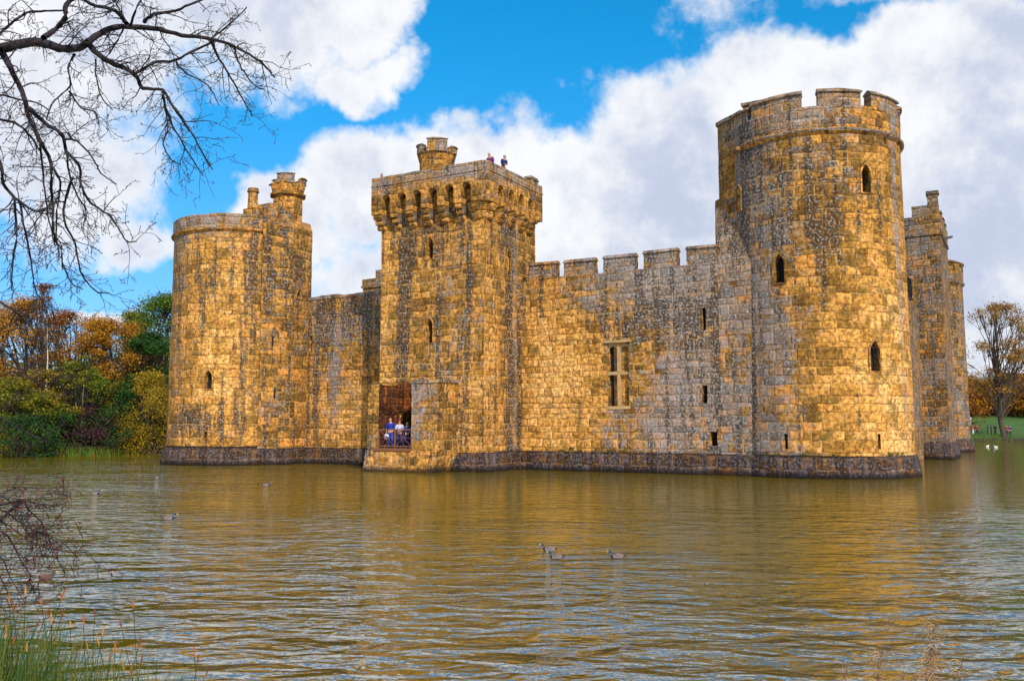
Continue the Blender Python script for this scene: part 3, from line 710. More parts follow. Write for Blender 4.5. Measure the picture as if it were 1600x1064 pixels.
S0 = loc(at(414, 340, 65.3)); m = MB(); m.box(S0.x-.75, S0.x+.85, S0.y-.3, S0.y+.4, zp-.8, zp+1.05, 0, .4); m.build('parapet_stub', S_dl, lt, jit=.04)

# ---- east side: middle tower, far tower, wall between them
MX0, MX1, MY0, MY1 = 11.3, 15.05, 30.5, 38.0
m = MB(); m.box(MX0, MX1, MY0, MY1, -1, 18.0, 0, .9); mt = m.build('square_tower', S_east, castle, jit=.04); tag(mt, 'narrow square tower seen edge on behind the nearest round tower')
m = MB(); m.box(MX0-.1, MX1+.12, MY0-.12, MY1, 18.0, 18.25, 0, .8); m.build('string_course', S_east, mt, jit=.02)
m = MB(); m.box(MX0, MX1+.05, MY0-.05, MY1, 18.25, 19.6, 0, .6)
m.box(13.0, 15.0, MY0, MY0+.7, 19.6, 20.5, 0, .5); m.box(14.2, 14.95, MY0+.1, MY0+.9, 20.5, 21.4, 0, .4); m.box(14.1, 15.05, MY0, MY0+1, 21.4, 21.65, 0, .5)
m.build('parapet', S_east, mt, jit=.05)
for k in range(3):
    y0 = MY0+1.9+k*2.1; straight_merlon(14.5, MX1, y0, y0+1.2, 19.55, 20.4-.1*k, mt, S_east)
m = MB(); m.tube([(MX1, MY0+2.6, 18.1), (MX1+.75, MY0+2.6, 18.2)], [.14, .1], 8); m.build('water_spout', simple('spout_stone', (.1, .08, .07)), mt)
m = MB(); m.prism([(MX0, MY0-.5), (MX1+.5, MY0-.5), (MX1+.5, MY1+.3), (MX0, MY1+.3)], -1, 1.3, 0, .8, top=[(MX0, MY0-.1), (MX1+.1, MY0-.1), (MX1+.1, MY1), (MX0, MY1)]); m.build('plinth', S_base, mt, jit=.04)
wl = [(12.55, MY0, 0, 1, .5, 13.0, 14.7, .02, False, .1)]
for w_ in wl:
    o = window_obj(mt, w_[0], w_[1]-.06, 0, 1, w_[4], w_[5], w_[6], .07, S_east, frame=.1)
CF = Vector((10.6, 55.5, 0))
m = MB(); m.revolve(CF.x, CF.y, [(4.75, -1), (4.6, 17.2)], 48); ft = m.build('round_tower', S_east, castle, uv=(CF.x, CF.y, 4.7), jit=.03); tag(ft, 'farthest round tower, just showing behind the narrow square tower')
m = MB(); m.revolve(CF.x, CF.y, [(4.6, 17.0), (4.85, 17.3), (4.7, 17.5), (4.75, 18.9), (4.0, 18.9)], 48); m.build('parapet', S_east, ft, uv=(CF.x, CF.y, 4.7), jit=.04)
merlons(CF, 4.75, [(a, a+24, 0) for a in range(-175, 180, 36)], 18.85, 19.6, ft, S_east)
m = MB(); m.revolve(CF.x, CF.y, [(5.1, -1), (5.05, .3), (4.75, 1.3), (4.6, 1.4)], 48); m.build('plinth', S_base, ft, uv=(CF.x, CF.y, 5), jit=.03)
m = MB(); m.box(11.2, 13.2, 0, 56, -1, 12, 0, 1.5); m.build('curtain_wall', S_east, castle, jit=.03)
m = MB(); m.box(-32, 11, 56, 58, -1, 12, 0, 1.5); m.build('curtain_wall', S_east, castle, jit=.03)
# tower of the far side that peeps over the left wall
q = loc(at(578, 440, 92)); zt = at(578, 436, 92).z
m = MB(); m.box(q.x-.9, q.x+5.0, q.y, q.y+5, 0, zt-.9, 0, 1.2); m.box(q.x-1.05, q.x+5.1, q.y-.15, q.y+5, zt-.9, zt-.7, 0, 1.2); m.box(q.x-.95, q.x+5, q.y-.05, q.y+.6, zt-.7, zt, 0, .6); m.box(q.x+.75, q.x+2.6, q.y-.05, q.y+.6, zt, zt+.85, 0, .6)
bt = m.build('square_tower', S_east, castle, jit=.03); tag(bt, 'distant tower top with one battlement peeping over the left wall')

# weeds rooted in the joints above the plinth
m = MB(); rw = random.Random(12)
for _ in range(34):
    k = rw.random()
    if k < .45: q = glob(rw.uniform(-6.5, 5.5), -.12, rw.uniform(1.05, 1.3))
    elif k < .7: q = glob(rw.uniform(-24, -15), -.15, rw.uniform(1.05, 1.3))
    else:
        a = view_ang(CR, rw.uniform(-60, 60)); q = glob(CR.x+4.98*math.cos(R(a)), CR.y+4.98*math.sin(R(a)), 1.2)
    r_ = rw.uniform(.04, .13); leafcloud_(m, q, r_, rw)
o = m.build('wall_weeds', simple('weed_green', (.03, .07, .015)), uv=None, weld=False); tag(o, 'small green weeds in the joints above the castle plinth', 'weeds', kind='stuff')

# ------------------------------------------------------------------ water
m, t, b = new_mat('moat_water')
gp = t.n.new('ShaderNodeNewGeometry').outputs['Position']
def rot_scale(v, ang, sx, sy):
    mp = t.n.new('ShaderNodeMapping'); t.put(mp.inputs[0], v); mp.inputs['Rotation'].default_value = (0, 0, R(ang)); mp.inputs['Scale'].default_value = (sx, sy, 1); return mp.outputs[0]
px_, py_, _ = t.sep(gp)
big = t.noise(rot_scale(gp, 22, 1.0, 1.8), 1.0, 2, .45, .7)
mid = t.noise(rot_scale(gp, 4, 2.0, 3.8), 1.0, 2, .5, .8)
sm_ = t.noise(rot_scale(gp, -5, 4.5, 7.5), 1.0, 3, .6, .4)
patch = t.noise(gp, .07, 2)
# ruffled water to the left and near the bank; calmer under the walls
calm = t.ss(t.m('ADD', py_, t.m('MULTIPLY', t.m('SUBTRACT', patch, .5), 14)), 17, 34)
left = t.ss(px_, -5, -16)
openw = t.m('MAXIMUM', t.m('SUBTRACT', 1, calm), t.m('MULTIPLY', left, .6))
gq = t.m('ADD', t.m('POWER', t.m('DIVIDE', t.m('SUBTRACT', px_, 3.5), 7.5), 2), t.m('POWER', t.m('DIVIDE', t.m('SUBTRACT', py_, 21), 7), 2))
openw = t.m('MULTIPLY', openw, t.m('SUBTRACT', 1, t.m('MULTIPLY', t.m('EXPONENT', t.m('MULTIPLY', gq, -1)), .62)))
openw = t.m('MULTIPLY', openw, t.m('ADD', .60, t.m('MULTIPLY', t.ss(t.noise(rot_scale(gp, 25, .10, .28), 1.0, 3, .6, .5), .35, .65), .85)))
hgt = t.m('ADD', t.m('MULTIPLY', big, t.m('ADD', .022, t.m('MULTIPLY', openw, .18))), t.m('ADD', t.m('MULTIPLY', mid, t.m('ADD', .012, t.m('MULTIPLY', openw, .055))), t.m('MULTIPLY', sm_, t.m('ADD', .003, t.m('MULTIPLY', openw, .004)))))
DUCKW = [on_water(868, 868), on_water(884, 876), on_water(975, 868), on_water(272, 811)]
for i, (p, (ax_, ay_)) in enumerate(zip(DUCKW, ((1, .02), (1, -.03), (1, .0), (-.2, .9)))):
    if i == 3: continue
    rx = t.m('SUBTRACT', px_, p.x); ry = t.m('SUBTRACT', py_, t.m('ADD', p.y, t.m('MULTIPLY', rx, ay_)))
    wid = t.m('ADD', .10, t.m('MULTIPLY', rx, .10))
    g = t.m('EXPONENT', t.m('MULTIPLY', t.m('POWER', t.m('DIVIDE', ry, t.m('MAXIMUM', wid, .1)), 2), -1))
    g = t.m('MULTIPLY', g, t.m('MULTIPLY', t.ss(rx, 0, .15), t.m('EXPONENT', t.m('MULTIPLY', rx, -.45))))
    hgt = t.m('ADD', hgt, t.m('MULTIPLY', g, t.m('MULTIPLY', t.noise(rot_scale(gp, 0, 3, 12), 1, 2), .045)))
bump(t, b, hgt, 1.0, 1.0)
t.put(b.inputs['Base Color'], (.135, .098, .001)); b.inputs['Roughness'].default_value = .02; b.inputs['IOR'].default_value = 6.0
WAT = m
m = MB(); m.grid_quad((-2500, -2500, 0), (2500, -2500, 0), (2500, 2500, 0), (-2500, 2500, 0), 4, 4)
wat = m.build('moat_water', WAT, uv=None); tag(wat, kind='structure')

# ------------------------------------------------------------------ ground with the moat basin
SHORE = [(-22, 4.2), (-8, 4.0), (-3, 4.6), (4, 4.2), (14, 4.6), (40, 10), (70, 40), (110, 110), (118, 150), (100, 150), (78, 148), (60, 150), (44, 146), (10, 140), (-20, 120), (-34, 95.5), (-44, 91), (-56, 84), (-62, 60), (-48, 20)]
def sdist(x, y):
    inside = False; dm = 1e9; n = len(SHORE)
    for i in range(n):
        x0, y0 = SHORE[i]; x1, y1 = SHORE[(i+1) % n]; ex, ey = x1-x0, y1-y0; wx, wy = x-x0, y-y0
        q = max(0, min(1, (wx*ex+wy*ey)/(ex*ex+ey*ey))); dm = min(dm, math.hypot(wx-ex*q, wy-ey*q))
        if (y0 > y) != (y1 > y) and x < (x1-x0)*(y-y0)/(y1-y0)+x0: inside = not inside
    return -dm if inside else dm
def gz(x, y):
    d = sdist(x, y)+noise.noise(Vector((x*.25, y*.25, 0)))*1.0
    if d < -1.5: return -1.2
    if d < 1.5: z = -1.2+(d+1.5)/3*2.0
    else: z = .8+min(d-1.5, 3)*.08
    z += max(0, min(1, (d-9)/45))**1.1*(5.0 if y > 60 else 1.0) + noise.noise(Vector((x*.03, y*.03, 3)))*min(1, max(0, d/10))*.6
    return z
def axis(lo, hi, mid, fine, n_out):
    out = []; x = mid[0]
    while x <= mid[1]: out.append(x); x += fine
    s = fine; x = out[-1]
    while x < hi: s *= 1.35; x += s; out.append(x)
    s = fine; x = out[0]; pre = []
    while x > lo: s *= 1.35; x -= s; pre.append(x)
    return pre[::-1]+out
xs = axis(-3500, 3500, (-80, 140), 2.2, 0); ysx = axis(-3500, 4500, (-10, 200), 2.2, 0)
m = MB(); nx = len(xs)
for y in ysx:
    for x in xs: m.vert((x, y, gz(x, y)))
for j in range(len(ysx)-1):
    for i in range(nx-1): k = j*nx+i; m.face((k, k+1, k+nx+1, k+nx))
mg, t, b = new_mat('grass_ground')
gp = t.n.new('ShaderNodeNewGeometry').outputs['Position']
n1 = t.noise(gp, .4, 5, .6); n2 = t.noise(gp, 6, 4, .7); _, _, zz = t.sep(gp)
cg = t.mix(t.ss(n1, .35, .7), (.035, .10, .008), (.07, .17, .015)); cg = t.mix(t.m('MULTIPLY', n2, .6), cg, (.03, .05, .01))
cg = t.mix(t.ss(zz, .75, .25), cg, (.035, .022, .012)); t.put(b.inputs['Base Color'], cg); b.inputs['Roughness'].default_value = .95; bump(t, b, n2, .8, .15)
gr = m.build('ground', mg, uv=None, smooth=True, weld=False); tag(gr, kind='structure')

# ------------------------------------------------------------------ foliage tools
def leaf_mat(name, cols, trans=.25):
    m, t, b = new_mat(name)
    rnd = t.n.new('ShaderNodeNewGeometry').outputs['Random Per Island']
    p = t.n.new('ShaderNodeTexCoord').outputs['Object']
    f = t.m('ADD', t.m('MULTIPLY', rnd, .55), t.m('MULTIPLY', t.noise(p, .45, 3), .45))
    k = len(cols); t.put(b.inputs['Base Color'], t.ramp(f, [(.15+.7*i/(k-1), c) for i, c in enumerate(cols)]))
    b.inputs['Roughness'].default_value = .7; b.inputs['Specular IOR Level'].default_value = .2
    out = [n for n in t.n if n.type == 'OUTPUT_MATERIAL'][0]
    tr = t.n.new('ShaderNodeBsdfTranslucent'); t.l.new(b.inputs['Base Color'].links[0].from_socket, tr.inputs[0])
    mx = t.n.new('ShaderNodeMixShader'); mx.inputs[0].default_value = trans; t.l.new(b.outputs[0], mx.inputs[1]); t.l.new(tr.outputs[0], mx.inputs[2]); t.l.new(mx.outputs[0], out.inputs[0])
    return m
L_orange = leaf_mat('leaves_orange', [(.12, .05, .006), (.32, .13, .010), (.50, .23, .018), (.55, .32, .03)])
L_oak = leaf_mat('leaves_tan', [(.12, .05, .012), (.26, .12, .025), (.40, .21, .05), (.34, .22, .05)])
L_brown = leaf_mat('leaves_russet', [(.06, .022, .006), (.17, .055, .006), (.30, .10, .010), (.36, .15, .015)])
L_yell = leaf_mat('leaves_yellow', [(.06, .045, .006), (.20, .14, .010), (.42, .25, .015), (.16, .18, .015)])
L_ygre = leaf_mat('leaves_yellow_green', [(.015, .035, .006), (.06, .09, .008), (.20, .19, .012), (.42, .27, .015)])
L_green = leaf_mat('leaves_dark_green', [(.006, .022, .008), (.012, .045, .010), (.03, .09, .012), (.06, .13, .015)])
L_mgreen = leaf_mat('leaves_green', [(.02, .05, .008), (.05, .12, .01), (.12, .20, .015), (.25, .24, .02)])
L_purple = leaf_mat('leaves_purple', [(.02, .008, .02), (.06, .015, .04), (.10, .03, .03), (.05, .05, .02)])
BARK = simple('bark_brown', (.045, .030, .020), .9, .5, 6)
BARKW = simple('bark_birch', (.55, .47, .36), .8, .35, 5)
BARKP = simple('bark_violet_brown', (.016, .010, .015), .85, .6, 30)

def leafcloud(mb, c, r, n, size, rnd, droop=0, mi=0):
    for _ in range(n):
        v = Vector((rnd.gauss(0, .55), rnd.gauss(0, .55), rnd.gauss(0, .5)))
        p = Vector(c)+Vector((v.x*r[0], v.y*r[1], v.z*r[2]-droop*rnd.random()**2*r[2]))
        a = Vector((rnd.gauss(0, 1), rnd.gauss(0, 1), rnd.gauss(0, .7)-droop)).normalized(); bb = a.cross(Vector((rnd.gauss(0, 1), rnd.gauss(0, 1), rnd.gauss(0, 1)))).normalized()
        s = size*rnd.uniform(.6, 1.4); w = s*rnd.uniform(.35, .6)
        b0 = len(mb.v)
        for q in (p-a*s*.5, p+bb*w*.5-a*s*.05, p+a*s*.5, p-bb*w*.5+a*s*.1): mb.vert(q)
        mb.face((b0, b0+1, b0+2, b0+3), mi)
def bend(p0, p1, rnd, k=5, amp=.08):
    p0, p1 = Vector(p0), Vector(p1); L = (p1-p0).length; out = []
    o = Vector((rnd.gauss(0, 1), rnd.gauss(0, 1), rnd.gauss(0, .4)))*amp*L
    for i in range(k+1):
        f = i/k; out.append(p0.lerp(p1, f)+o*math.sin(f*math.pi)+Vector((rnd.gauss(0, 1), rnd.gauss(0, 1), 0))*amp*L*.15*(0 < i < k))
    return out
def tree(name, pos, H, wid, leaf, bark, label, cat='tree', n=5000, size=.3, seed=0, base=.22, trunk_r=.22, clumps=26, group=None, droop=0, sparse=False, lean=(0, 0), depth=None, clr=.34, brf=.34, twig=1.0, bark2=None):
    clumps = int(clumps*1.7); clr *= .82
    rnd = random.Random(seed); root = empty(name, pos); tag(root, label, cat, group)
    depth = depth or wid
    tb = MB(); lb_ = MB(); top = Vector((lean[0], lean[1], H*.80)); tr = bend((0, 0, -.6), top, rnd, 7, .03)
    tb.tube(tr, [trunk_r*(1-.92*i/7) for i in range(8)], 7)
    cb = MB(); tot = 0; wob_ = [rnd.uniform(.6, 1.12) for _ in range(12)]
    for i in range(clumps):
        f = rnd.random(); hz = base+(1-base)*(f**.85)
        prof = math.sin(min(1, (hz-base)/(1-base)*.86+.14)*math.pi)**.6
        a = rnd.uniform(0, 2*math.pi); rr = prof*rnd.uniform(.35, 1)*wob_[int(a/6.2832*6) % 6+(6 if hz > .6 else 0)]
        lx = lean[0]*hz; c = Vector((lx+wid/2*rr*math.cos(a), lean[1]*hz+depth/2*rr*math.sin(a), H*min(hz, .93)))
        j = max(1, min(6, int(hz*7*.8+rnd.uniform(-2.2, 0)))); st_ = tr[j]
        br = bend(st_, c, rnd, 4, .09); lb_.tube(br, [trunk_r*brf*(1-.2*k)+.01 for k in range(5)], 5)
        cr = wid*rnd.uniform(clr*.42, clr)*.5*(1.25 if hz < .7 else .95)
        for kk in range(4):
            e = c+Vector((rnd.gauss(0, 1), rnd.gauss(0, 1), rnd.gauss(0, .7)))*cr*.7; lb_.tube(bend(br[3], e, rnd, 3, .1), [.045*twig, .035*twig, .025*twig, .012*twig], 4)
        leafcloud(cb, c, (cr, cr, cr*(.62 if not droop else .9)), int(n/clumps*(cr/(wid*clr*.35))**1.3), size, rnd, droop)
    tb.build('trunk', bark, root, smooth=True, uv=None, weld=False); lb_.build('limbs', bark2 or bark, root, smooth=True, uv=None, weld=False); cb.build('crown', leaf, root, uv=None, weld=False)
    return root
def gpos(px, D):
    v = at(px, 664, D); return Vector((v.x, v.y, gz(v.x, v.y)))
def hgt_at(py, D, base): return (HZ-py)/math.hypot(FPX, 132)*D*1.0+CAMH-base

TS = [  # name, px, D, top y, width m, leaf, label, extra
 ('maple_tree', 28, 101, 484, 13, L_orange, 'orange and gold tree at the far left edge, behind the yellow green one', dict(n=7000, seed=1, size=.34)),
 ('oak_tree', 98, 106, 497, 11, L_brown, 'thin russet tree with open crown right of the white birch', dict(n=4200, seed=2, clumps=22)),
 ('oak_tree', 163, 100, 509, 10.5, L_orange, 'deep orange round tree in the middle of the left bank', dict(n=8000, seed=3)),
 ('oak_tree', 205, 112, 516, 9, L_orange, 'golden brown tree behind and right of the deep orange one', dict(n=5200, seed=31)),
 ('broadleaf_tree', 255, 106, 468, 13, L_mgreen, 'tallest green tree, partly hidden by the left round tower', dict(n=8000, seed=4, size=.34)),
 ('holly_tree', 232, 97, 522, 9.5, L_green, 'dark evergreen tree beside the left round tower', dict(n=9000, seed=5, size=.34, base=.08)),
 ('broadleaf_tree', 205, 117, 492, 10, L_ygre, 'pale green tree top showing above the dark evergreen', dict(n=5500, seed=6)),
 ('willow_tree', 235, 91.5, 585, 6.8, L_yell, 'golden willow with hanging twigs over the water by the round tower', dict(n=8000, seed=7, size=.26, droop=1.2, base=.12)),
 ('broadleaf_tree', 118, 93.5, 572, 6.5, L_mgreen, 'light green young tree between the birches', dict(n=4600, seed=8, base=.2)),
 ('beech_tree', 18, 89.5, 600, 8, L_ygre, 'low yellow green tree leaning over the water at the far left', dict(n=9000, seed=9, base=.05, size=.3)),
 ('beech_tree', 60, 93, 585, 8, L_yell, 'yellow shrub-like tree below the white birch', dict(n=5600, seed=10, base=.1)),
 ('maple_tree', -70, 95, 470, 13, L_orange, 'orange tree beyond the left edge of the wood', dict(n=4000, seed=11)),
 ('oak_tree', -190, 98, 480, 13, L_mgreen, 'green tree well beyond the left edge of the wood', dict(n=4000, seed=12)),
]
for (nm, px, D, ty, wid, lf, lab, kw) in TS:
    kw['n'] = int(kw['n']*2.6); kw['size'] = kw.get('size', .3)*.68; p = gpos(px, D); tree(nm, p, hgt_at(ty, D, p.z), wid, lf, BARK, lab, **kw)
# white birch, leaning, with a wispy top
p = gpos(50, 92.5); tp = at(78, 488, 92.5)-p; hh = tp.z/.8
tree('birch_tree', p, hh, 3.0, L_brown, BARKW, 'leaning white birch with bare wispy top', n=900, seed=21, size=.2, base=.72, clumps=14, trunk_r=.15, lean=(tp.x, 0), clr=.5, brf=.10, twig=.4, bark2=BARKP)
for (px, D, ty, sd, lb) in ((121, 90.5, 556, 22, 'slim pale birch rising from the water edge shrubs'), (106, 92, 568, 23, 'slim pale birch standing behind the other slim one')):
    p = gpos(px, D); tree('birch_tree', p, hgt_at(ty, D, p.z), 3.2, L_ygre, BARKW, lb, n=1600, seed=sd, size=.2, base=.55, clumps=14, trunk_r=.08, lean=(.5, 0), clr=.4, brf=.12, twig=.4, bark2=BARKP)
# shrubs along the left bank
SH = [(95, 90, 640, 5, L_green, 'dark green shrub left of the purple one, by the moat'), (132, 90.5, 636, 4.8, L_purple, 'purple leaved shrub on the left bank'), (165, 91, 640, 5, L_green, 'dark shrub between the purple shrub and the willow'),
      (195, 92.5, 632, 5.5, L_green, 'dark shrub under the left edge of the willow'), (250, 93, 640, 5, L_green, 'dark shrub against the castle tower edge'), (225, 94, 625, 6, L_green, 'dark shrub under the middle of the willow'), (60, 88, 650, 5.5, L_green, 'dark shrub under the yellow tree'),
      (25, 86.5, 655, 6, L_green, 'dark shrub at the far left waterside'), (150, 90, 668, 3, L_purple, 'low purple shrub nearest the water'), (180, 97, 600, 6, L_ygre, 'bushy olive shrub behind the dark ones'), (75, 96, 608, 6, L_ygre, 'olive shrub behind the birch stems'), (140, 96, 600, 5, L_mgreen, 'mid green shrub behind the purple shrub')]
for i, (px, D, ty, wid, lf, lb) in enumerate(SH):
    p = gpos(px, D); tree('shrub', p, max(1.2, hgt_at(ty, D, p.z)), wid, lf, BARK, lb, cat='shrub', n=5000, seed=50+i, size=.19, base=.02, clumps=16, trunk_r=.06, group='shrubs on the left bank', clr=.5)
# wooded strip that closes the view left of and behind the castle
rw = random.Random(5); m = MB()
for i in range(80):
    a = rw.uniform(-58, -10); D = rw.uniform(120, 137); hh = rw.uniform(8, 13); q = az_pt(a, D)
    leafcloud(m, (q.x, q.y, gz(q.x, q.y)+hh*.45), (4.5, 4.5, hh*.42), 700, .6, rw)
o = m.build('far_wood', L_ygre, uv=None, weld=False); tag(o, 'mixed autumn wood behind the left bank trees', 'wood', kind='stuff')
# right bank
p = gpos(1569, 171); tree('oak_tree', p, hgt_at(488, 171, p.z), 17, L_oak, BARK, 'large open oak with sparse russet leaves on the right bank', n=10000, seed=71, size=.30, base=.30, clumps=40, trunk_r=.45, clr=.24, brf=.22)
RS = [(1512, 218, 596, 13, L_orange), (1540, 226, 604, 13, L_brown), (1566, 220, 600, 13, L_orange), (1592, 222, 592, 14, L_orange), (1618, 220, 596, 14, L_brown), (1648, 220, 590, 14, L_orange), (1490, 188, 590, 13, L_brown), (1465, 220, 590, 13, L_orange)]
names_ = ['orange tree partly hidden by the far castle tower', 'russet tree right of the castle edge, behind the lawn', 'orange tree straight behind the big oak trunk', 'orange tree at the right edge of the photo, behind the lawn', 'russet tree just past the right edge', 'orange tree well past the right edge', 'russet tree hidden behind the far castle tower', 'orange tree hidden behind the narrow tower']
for i, ((px, D, ty, wid, lf), lb) in enumerate(zip(RS, names_)):
    p = gpos(px, D); tree('beech_tree', p, hgt_at(ty, D, p.z), wid, lf, BARK, lb, n=4500, seed=80+i, size=.5, base=.05, clumps=26, group='beech trees beyond the lawn', clr=.45)

# ------------------------------------------------------------------ bare overhanging tree
def grow(mb, pts, rads, rnd, level, dens, blen, fbuds):
    # twigs along a polyline
    L = 0
    for i in range(len(pts)-1):
        a, b_ = pts[i], pts[i+1]; seg = (b_-a).length; k = seg*dens; cnt = int(k)+(rnd.random() < k-int(k))
        for _ in range(cnt):
            f = rnd.random(); p = a.lerp(b_, f); r = rads[i]*(1-f)+rads[i+1]*f
            d = (b_-a).normalized(); pr = d.cross(Vector((rnd.gauss(0, .5), rnd.gauss(0, 1), rnd.gauss(0, .5)))).normalized()
            dirn = (d*rnd.uniform(.5, 1.0)+pr*rnd.uniform(.5, 1.1)).normalized(); ln = blen*rnd.uniform(.5, 1.4); n = 5
            q = [p]; cur = p.copy()
            for j in range(n):
                dirn = (dirn+Vector((rnd.gauss(0, .25), rnd.gauss(0, .25), rnd.gauss(0, .22)-.06))).normalized(); cur = cur+dirn*ln/n; q.append(cur.copy())
            r0 = min(r*.6, .0075 if level == 1 else .0045); rr = [max(.0021, r0*(1-.75*j/n)) for j in range(n+1)]
            mb.tube(q, rr, 3, cap=False)
            if level < 3: grow(mb, q, rr, rnd, level+1, dens*1.7, blen*.42, fbuds)
            if level >= 2:
                for _b in range(2):
                    e = q[-1-_b]; leafcloud(fbuds, e, (.008, .008, .008), 1, .016, rnd)
def smooth_path(P, k=3):
    out = []; n = len(P)
    for i in range(n-1):
        p0, p1, p2, p3 = P[max(i-1, 0)], P[i], P[i+1], P[min(i+2, n-1)]
        for j in range(k):
            u = j/k; out.append(tuple(.5*((2*p1[c])+(-p0[c]+p2[c])*u+(2*p0[c]-5*p1[c]+4*p2[c]-p3[c])*u*u+(-p0[c]+3*p1[c]-3*p2[c]+p3[c])*u**3) for c in range(len(p1))))
    out.append(tuple(P[-1])); return out
LIMBS = [
 ([(-260, 190), (-130, 120), (-40, 80), (0, 76), (56, 66), (93, 76), (124, 75), (141, 63), (169, 46), (203, 42), (248, 46), (282, 55), (330, 61), (366, 73), (409, 99), (428, 121)], 9, 1.0, 8.0, .8),
 ([(138, 70), (163, 93), (197, 108), (214, 121), (223, 138), (254, 141), (271, 169), (296, 203), (313, 234), (332, 265)], 4.2, .8, 8.3, .4),
 ([(214, 114), (240, 99), (273, 94), (304, 79), (330, 68)], 2.2, 1.4, 8.4, .2), ([(330, 65), (341, 90), (355, 113), (375, 147), (395, 183)], 2.2, .7, 8.7, .3),
 ([(1, 80), (11, 96), (22, 118), (37, 152), (45, 183), (62, 220), (79, 253), (80, 287), (82, 326), (84, 368), (95, 390), (97, 420)], 4.6, .8, 8.0, -.5),
 ([(45, 169), (70, 192), (96, 210), (104, 237), (124, 260), (126, 287), (142, 318), (168, 334), (184, 355), (197, 376), (213, 378)], 3, .8, 7.8, -.3),
 ([(101, 218), (121, 221), (145, 247), (158, 271), (182, 288)], 1.6, .7, 7.7, 0), ([(-80, 200), (-30, 220), (0, 255), (5, 287), (21, 308), (24, 332), (26, 368), (20, 410), (18, 455)], 3.4, .9, 7.4, -.2),
 ([(21, 308), (53, 329), (79, 326)], 2, 1.0, 7.4, .1), ([(30, 313), (39, 358), (49, 410), (55, 453), (64, 468)], 1.8, .7, 7.4, .1),
 ([(113, 279), (103, 310), (100, 345), (116, 379), (126, 424), (147, 453), (171, 459)], 2, .8, 7.7, .2), ([(68, 59), (99, 34), (104, 8), (124, -8), (150, -40)], 3.6, 2.6, 8.0, .3),
 ([(197, 37), (180, 17), (141, 6), (110, -15)], 3, 1.6, 8.2, .2), ([(226, 34), (240, 23), (273, 17), (307, 3), (340, -12)], 2.6, 1.2, 8.3, .2), ([(-30, 70), (0, 52), (17, 37), (42, 21), (70, 18), (100, 17)], 2.2, 1.2, 7.6, .1),
 ([(116, 85), (107, 107), (109, 135), (85, 158), (72, 187)], 1.7, .8, 8.0, .1), ([(109, 144), (127, 169), (147, 175), (155, 193)], 1.3, .7, 8.0, .1), ([(-40, 180), (0, 187), (28, 195), (48, 214), (61, 234)], 2.2, 1.2, 7.5, .2),
 ([(-30, 150), (0, 149), (28, 155), (56, 161), (76, 172)], 1.7, .8, 7.3, .1), ([(82, 262), (95, 285), (90, 320), (88, 360), (92, 400)], 1.8, .8, 7.6, .1), ([(62, 220), (66, 260), (70, 300), (78, 350), (86, 385)], 1.6, .8, 7.7, .2),
 ([(104, 237), (108, 270), (118, 300), (134, 330), (130, 352)], 1.6, .7, 7.7, .1), ([(254, 141), (258, 170), (262, 200), (255, 225), (268, 250), (283, 257)], 1.4, .7, 8.6, .1), ([(254, 141), (262, 180), (280, 215), (300, 250), (318, 275)], 1.5, .7, 8.7, .1),
 ([(366, 73), (372, 95), (385, 118), (400, 135), (414, 140)], 1.3, .7, 8.8, .1), ([(330, 61), (350, 45), (368, 30), (385, 12)], 1.3, .7, 8.8, .2), ([(203, 42), (215, 10), (230, -20)], 1.8, 1, 8.3, .2), ([(273, 94), (290, 115), (320, 130), (335, 150), (342, 165)], 1.2, .6, 8.5, .1),
 ([(193, 45), (180, 70), (163, 93)], 1.2, 1.0, 8.4, 0), ([(150, 93), (150, 120), (158, 150), (176, 172)], 1.3, .7, 8.2, .1), ([(97, 410), (110, 440), (130, 452)], 1, .6, 7.6, .1),
 ([(-40, 430), (0, 472), (28, 490), (55, 520)], 2.0, .8, 7.0, .2), ([(-60, 520), (-5, 540), (17, 557), (37, 582), (65, 605)], 1.9, .8, 7.0, .2), ([(-60, 630), (-5, 650), (20, 662), (50, 680), (75, 690)], 1.9, .8, 7.0, .3),
]
rb = random.Random(11)
TRP = Vector((-8.2, 7.6, 0)); TRP.z = gz(TRP.x, TRP.y)
bare = empty('bare_tree', TRP); tag(bare, 'leafless tree reaching in from the left with twisted violet brown branches', 'tree')
tb = MB(); bd = MB()
def w2(v): return v-TRP
for (pl, r0, r1, D0, dD) in LIMBS:
    P = smooth_path([(a, b_) for (a, b_) in pl], 4); n = len(P); pts = []; rads = []
    for i, (a, b_) in enumerate(P):
        f = i/(n-1); D = D0+dD*f+.22*math.sin(i*.9+D0*7)*.6
        r = ray(a+rb.gauss(0, .5), b_+rb.gauss(0, .5)); pts.append(w2(Vector((0, 0, CAMH))+r*D)); rads.append(1.25*(r0+(r1-r0)*f**.7)*D/FPX)
    tb.tube(pts, rads, 6, cap=False)
    grow(tb, pts, rads, rb, 1, 5.6, .34, bd)
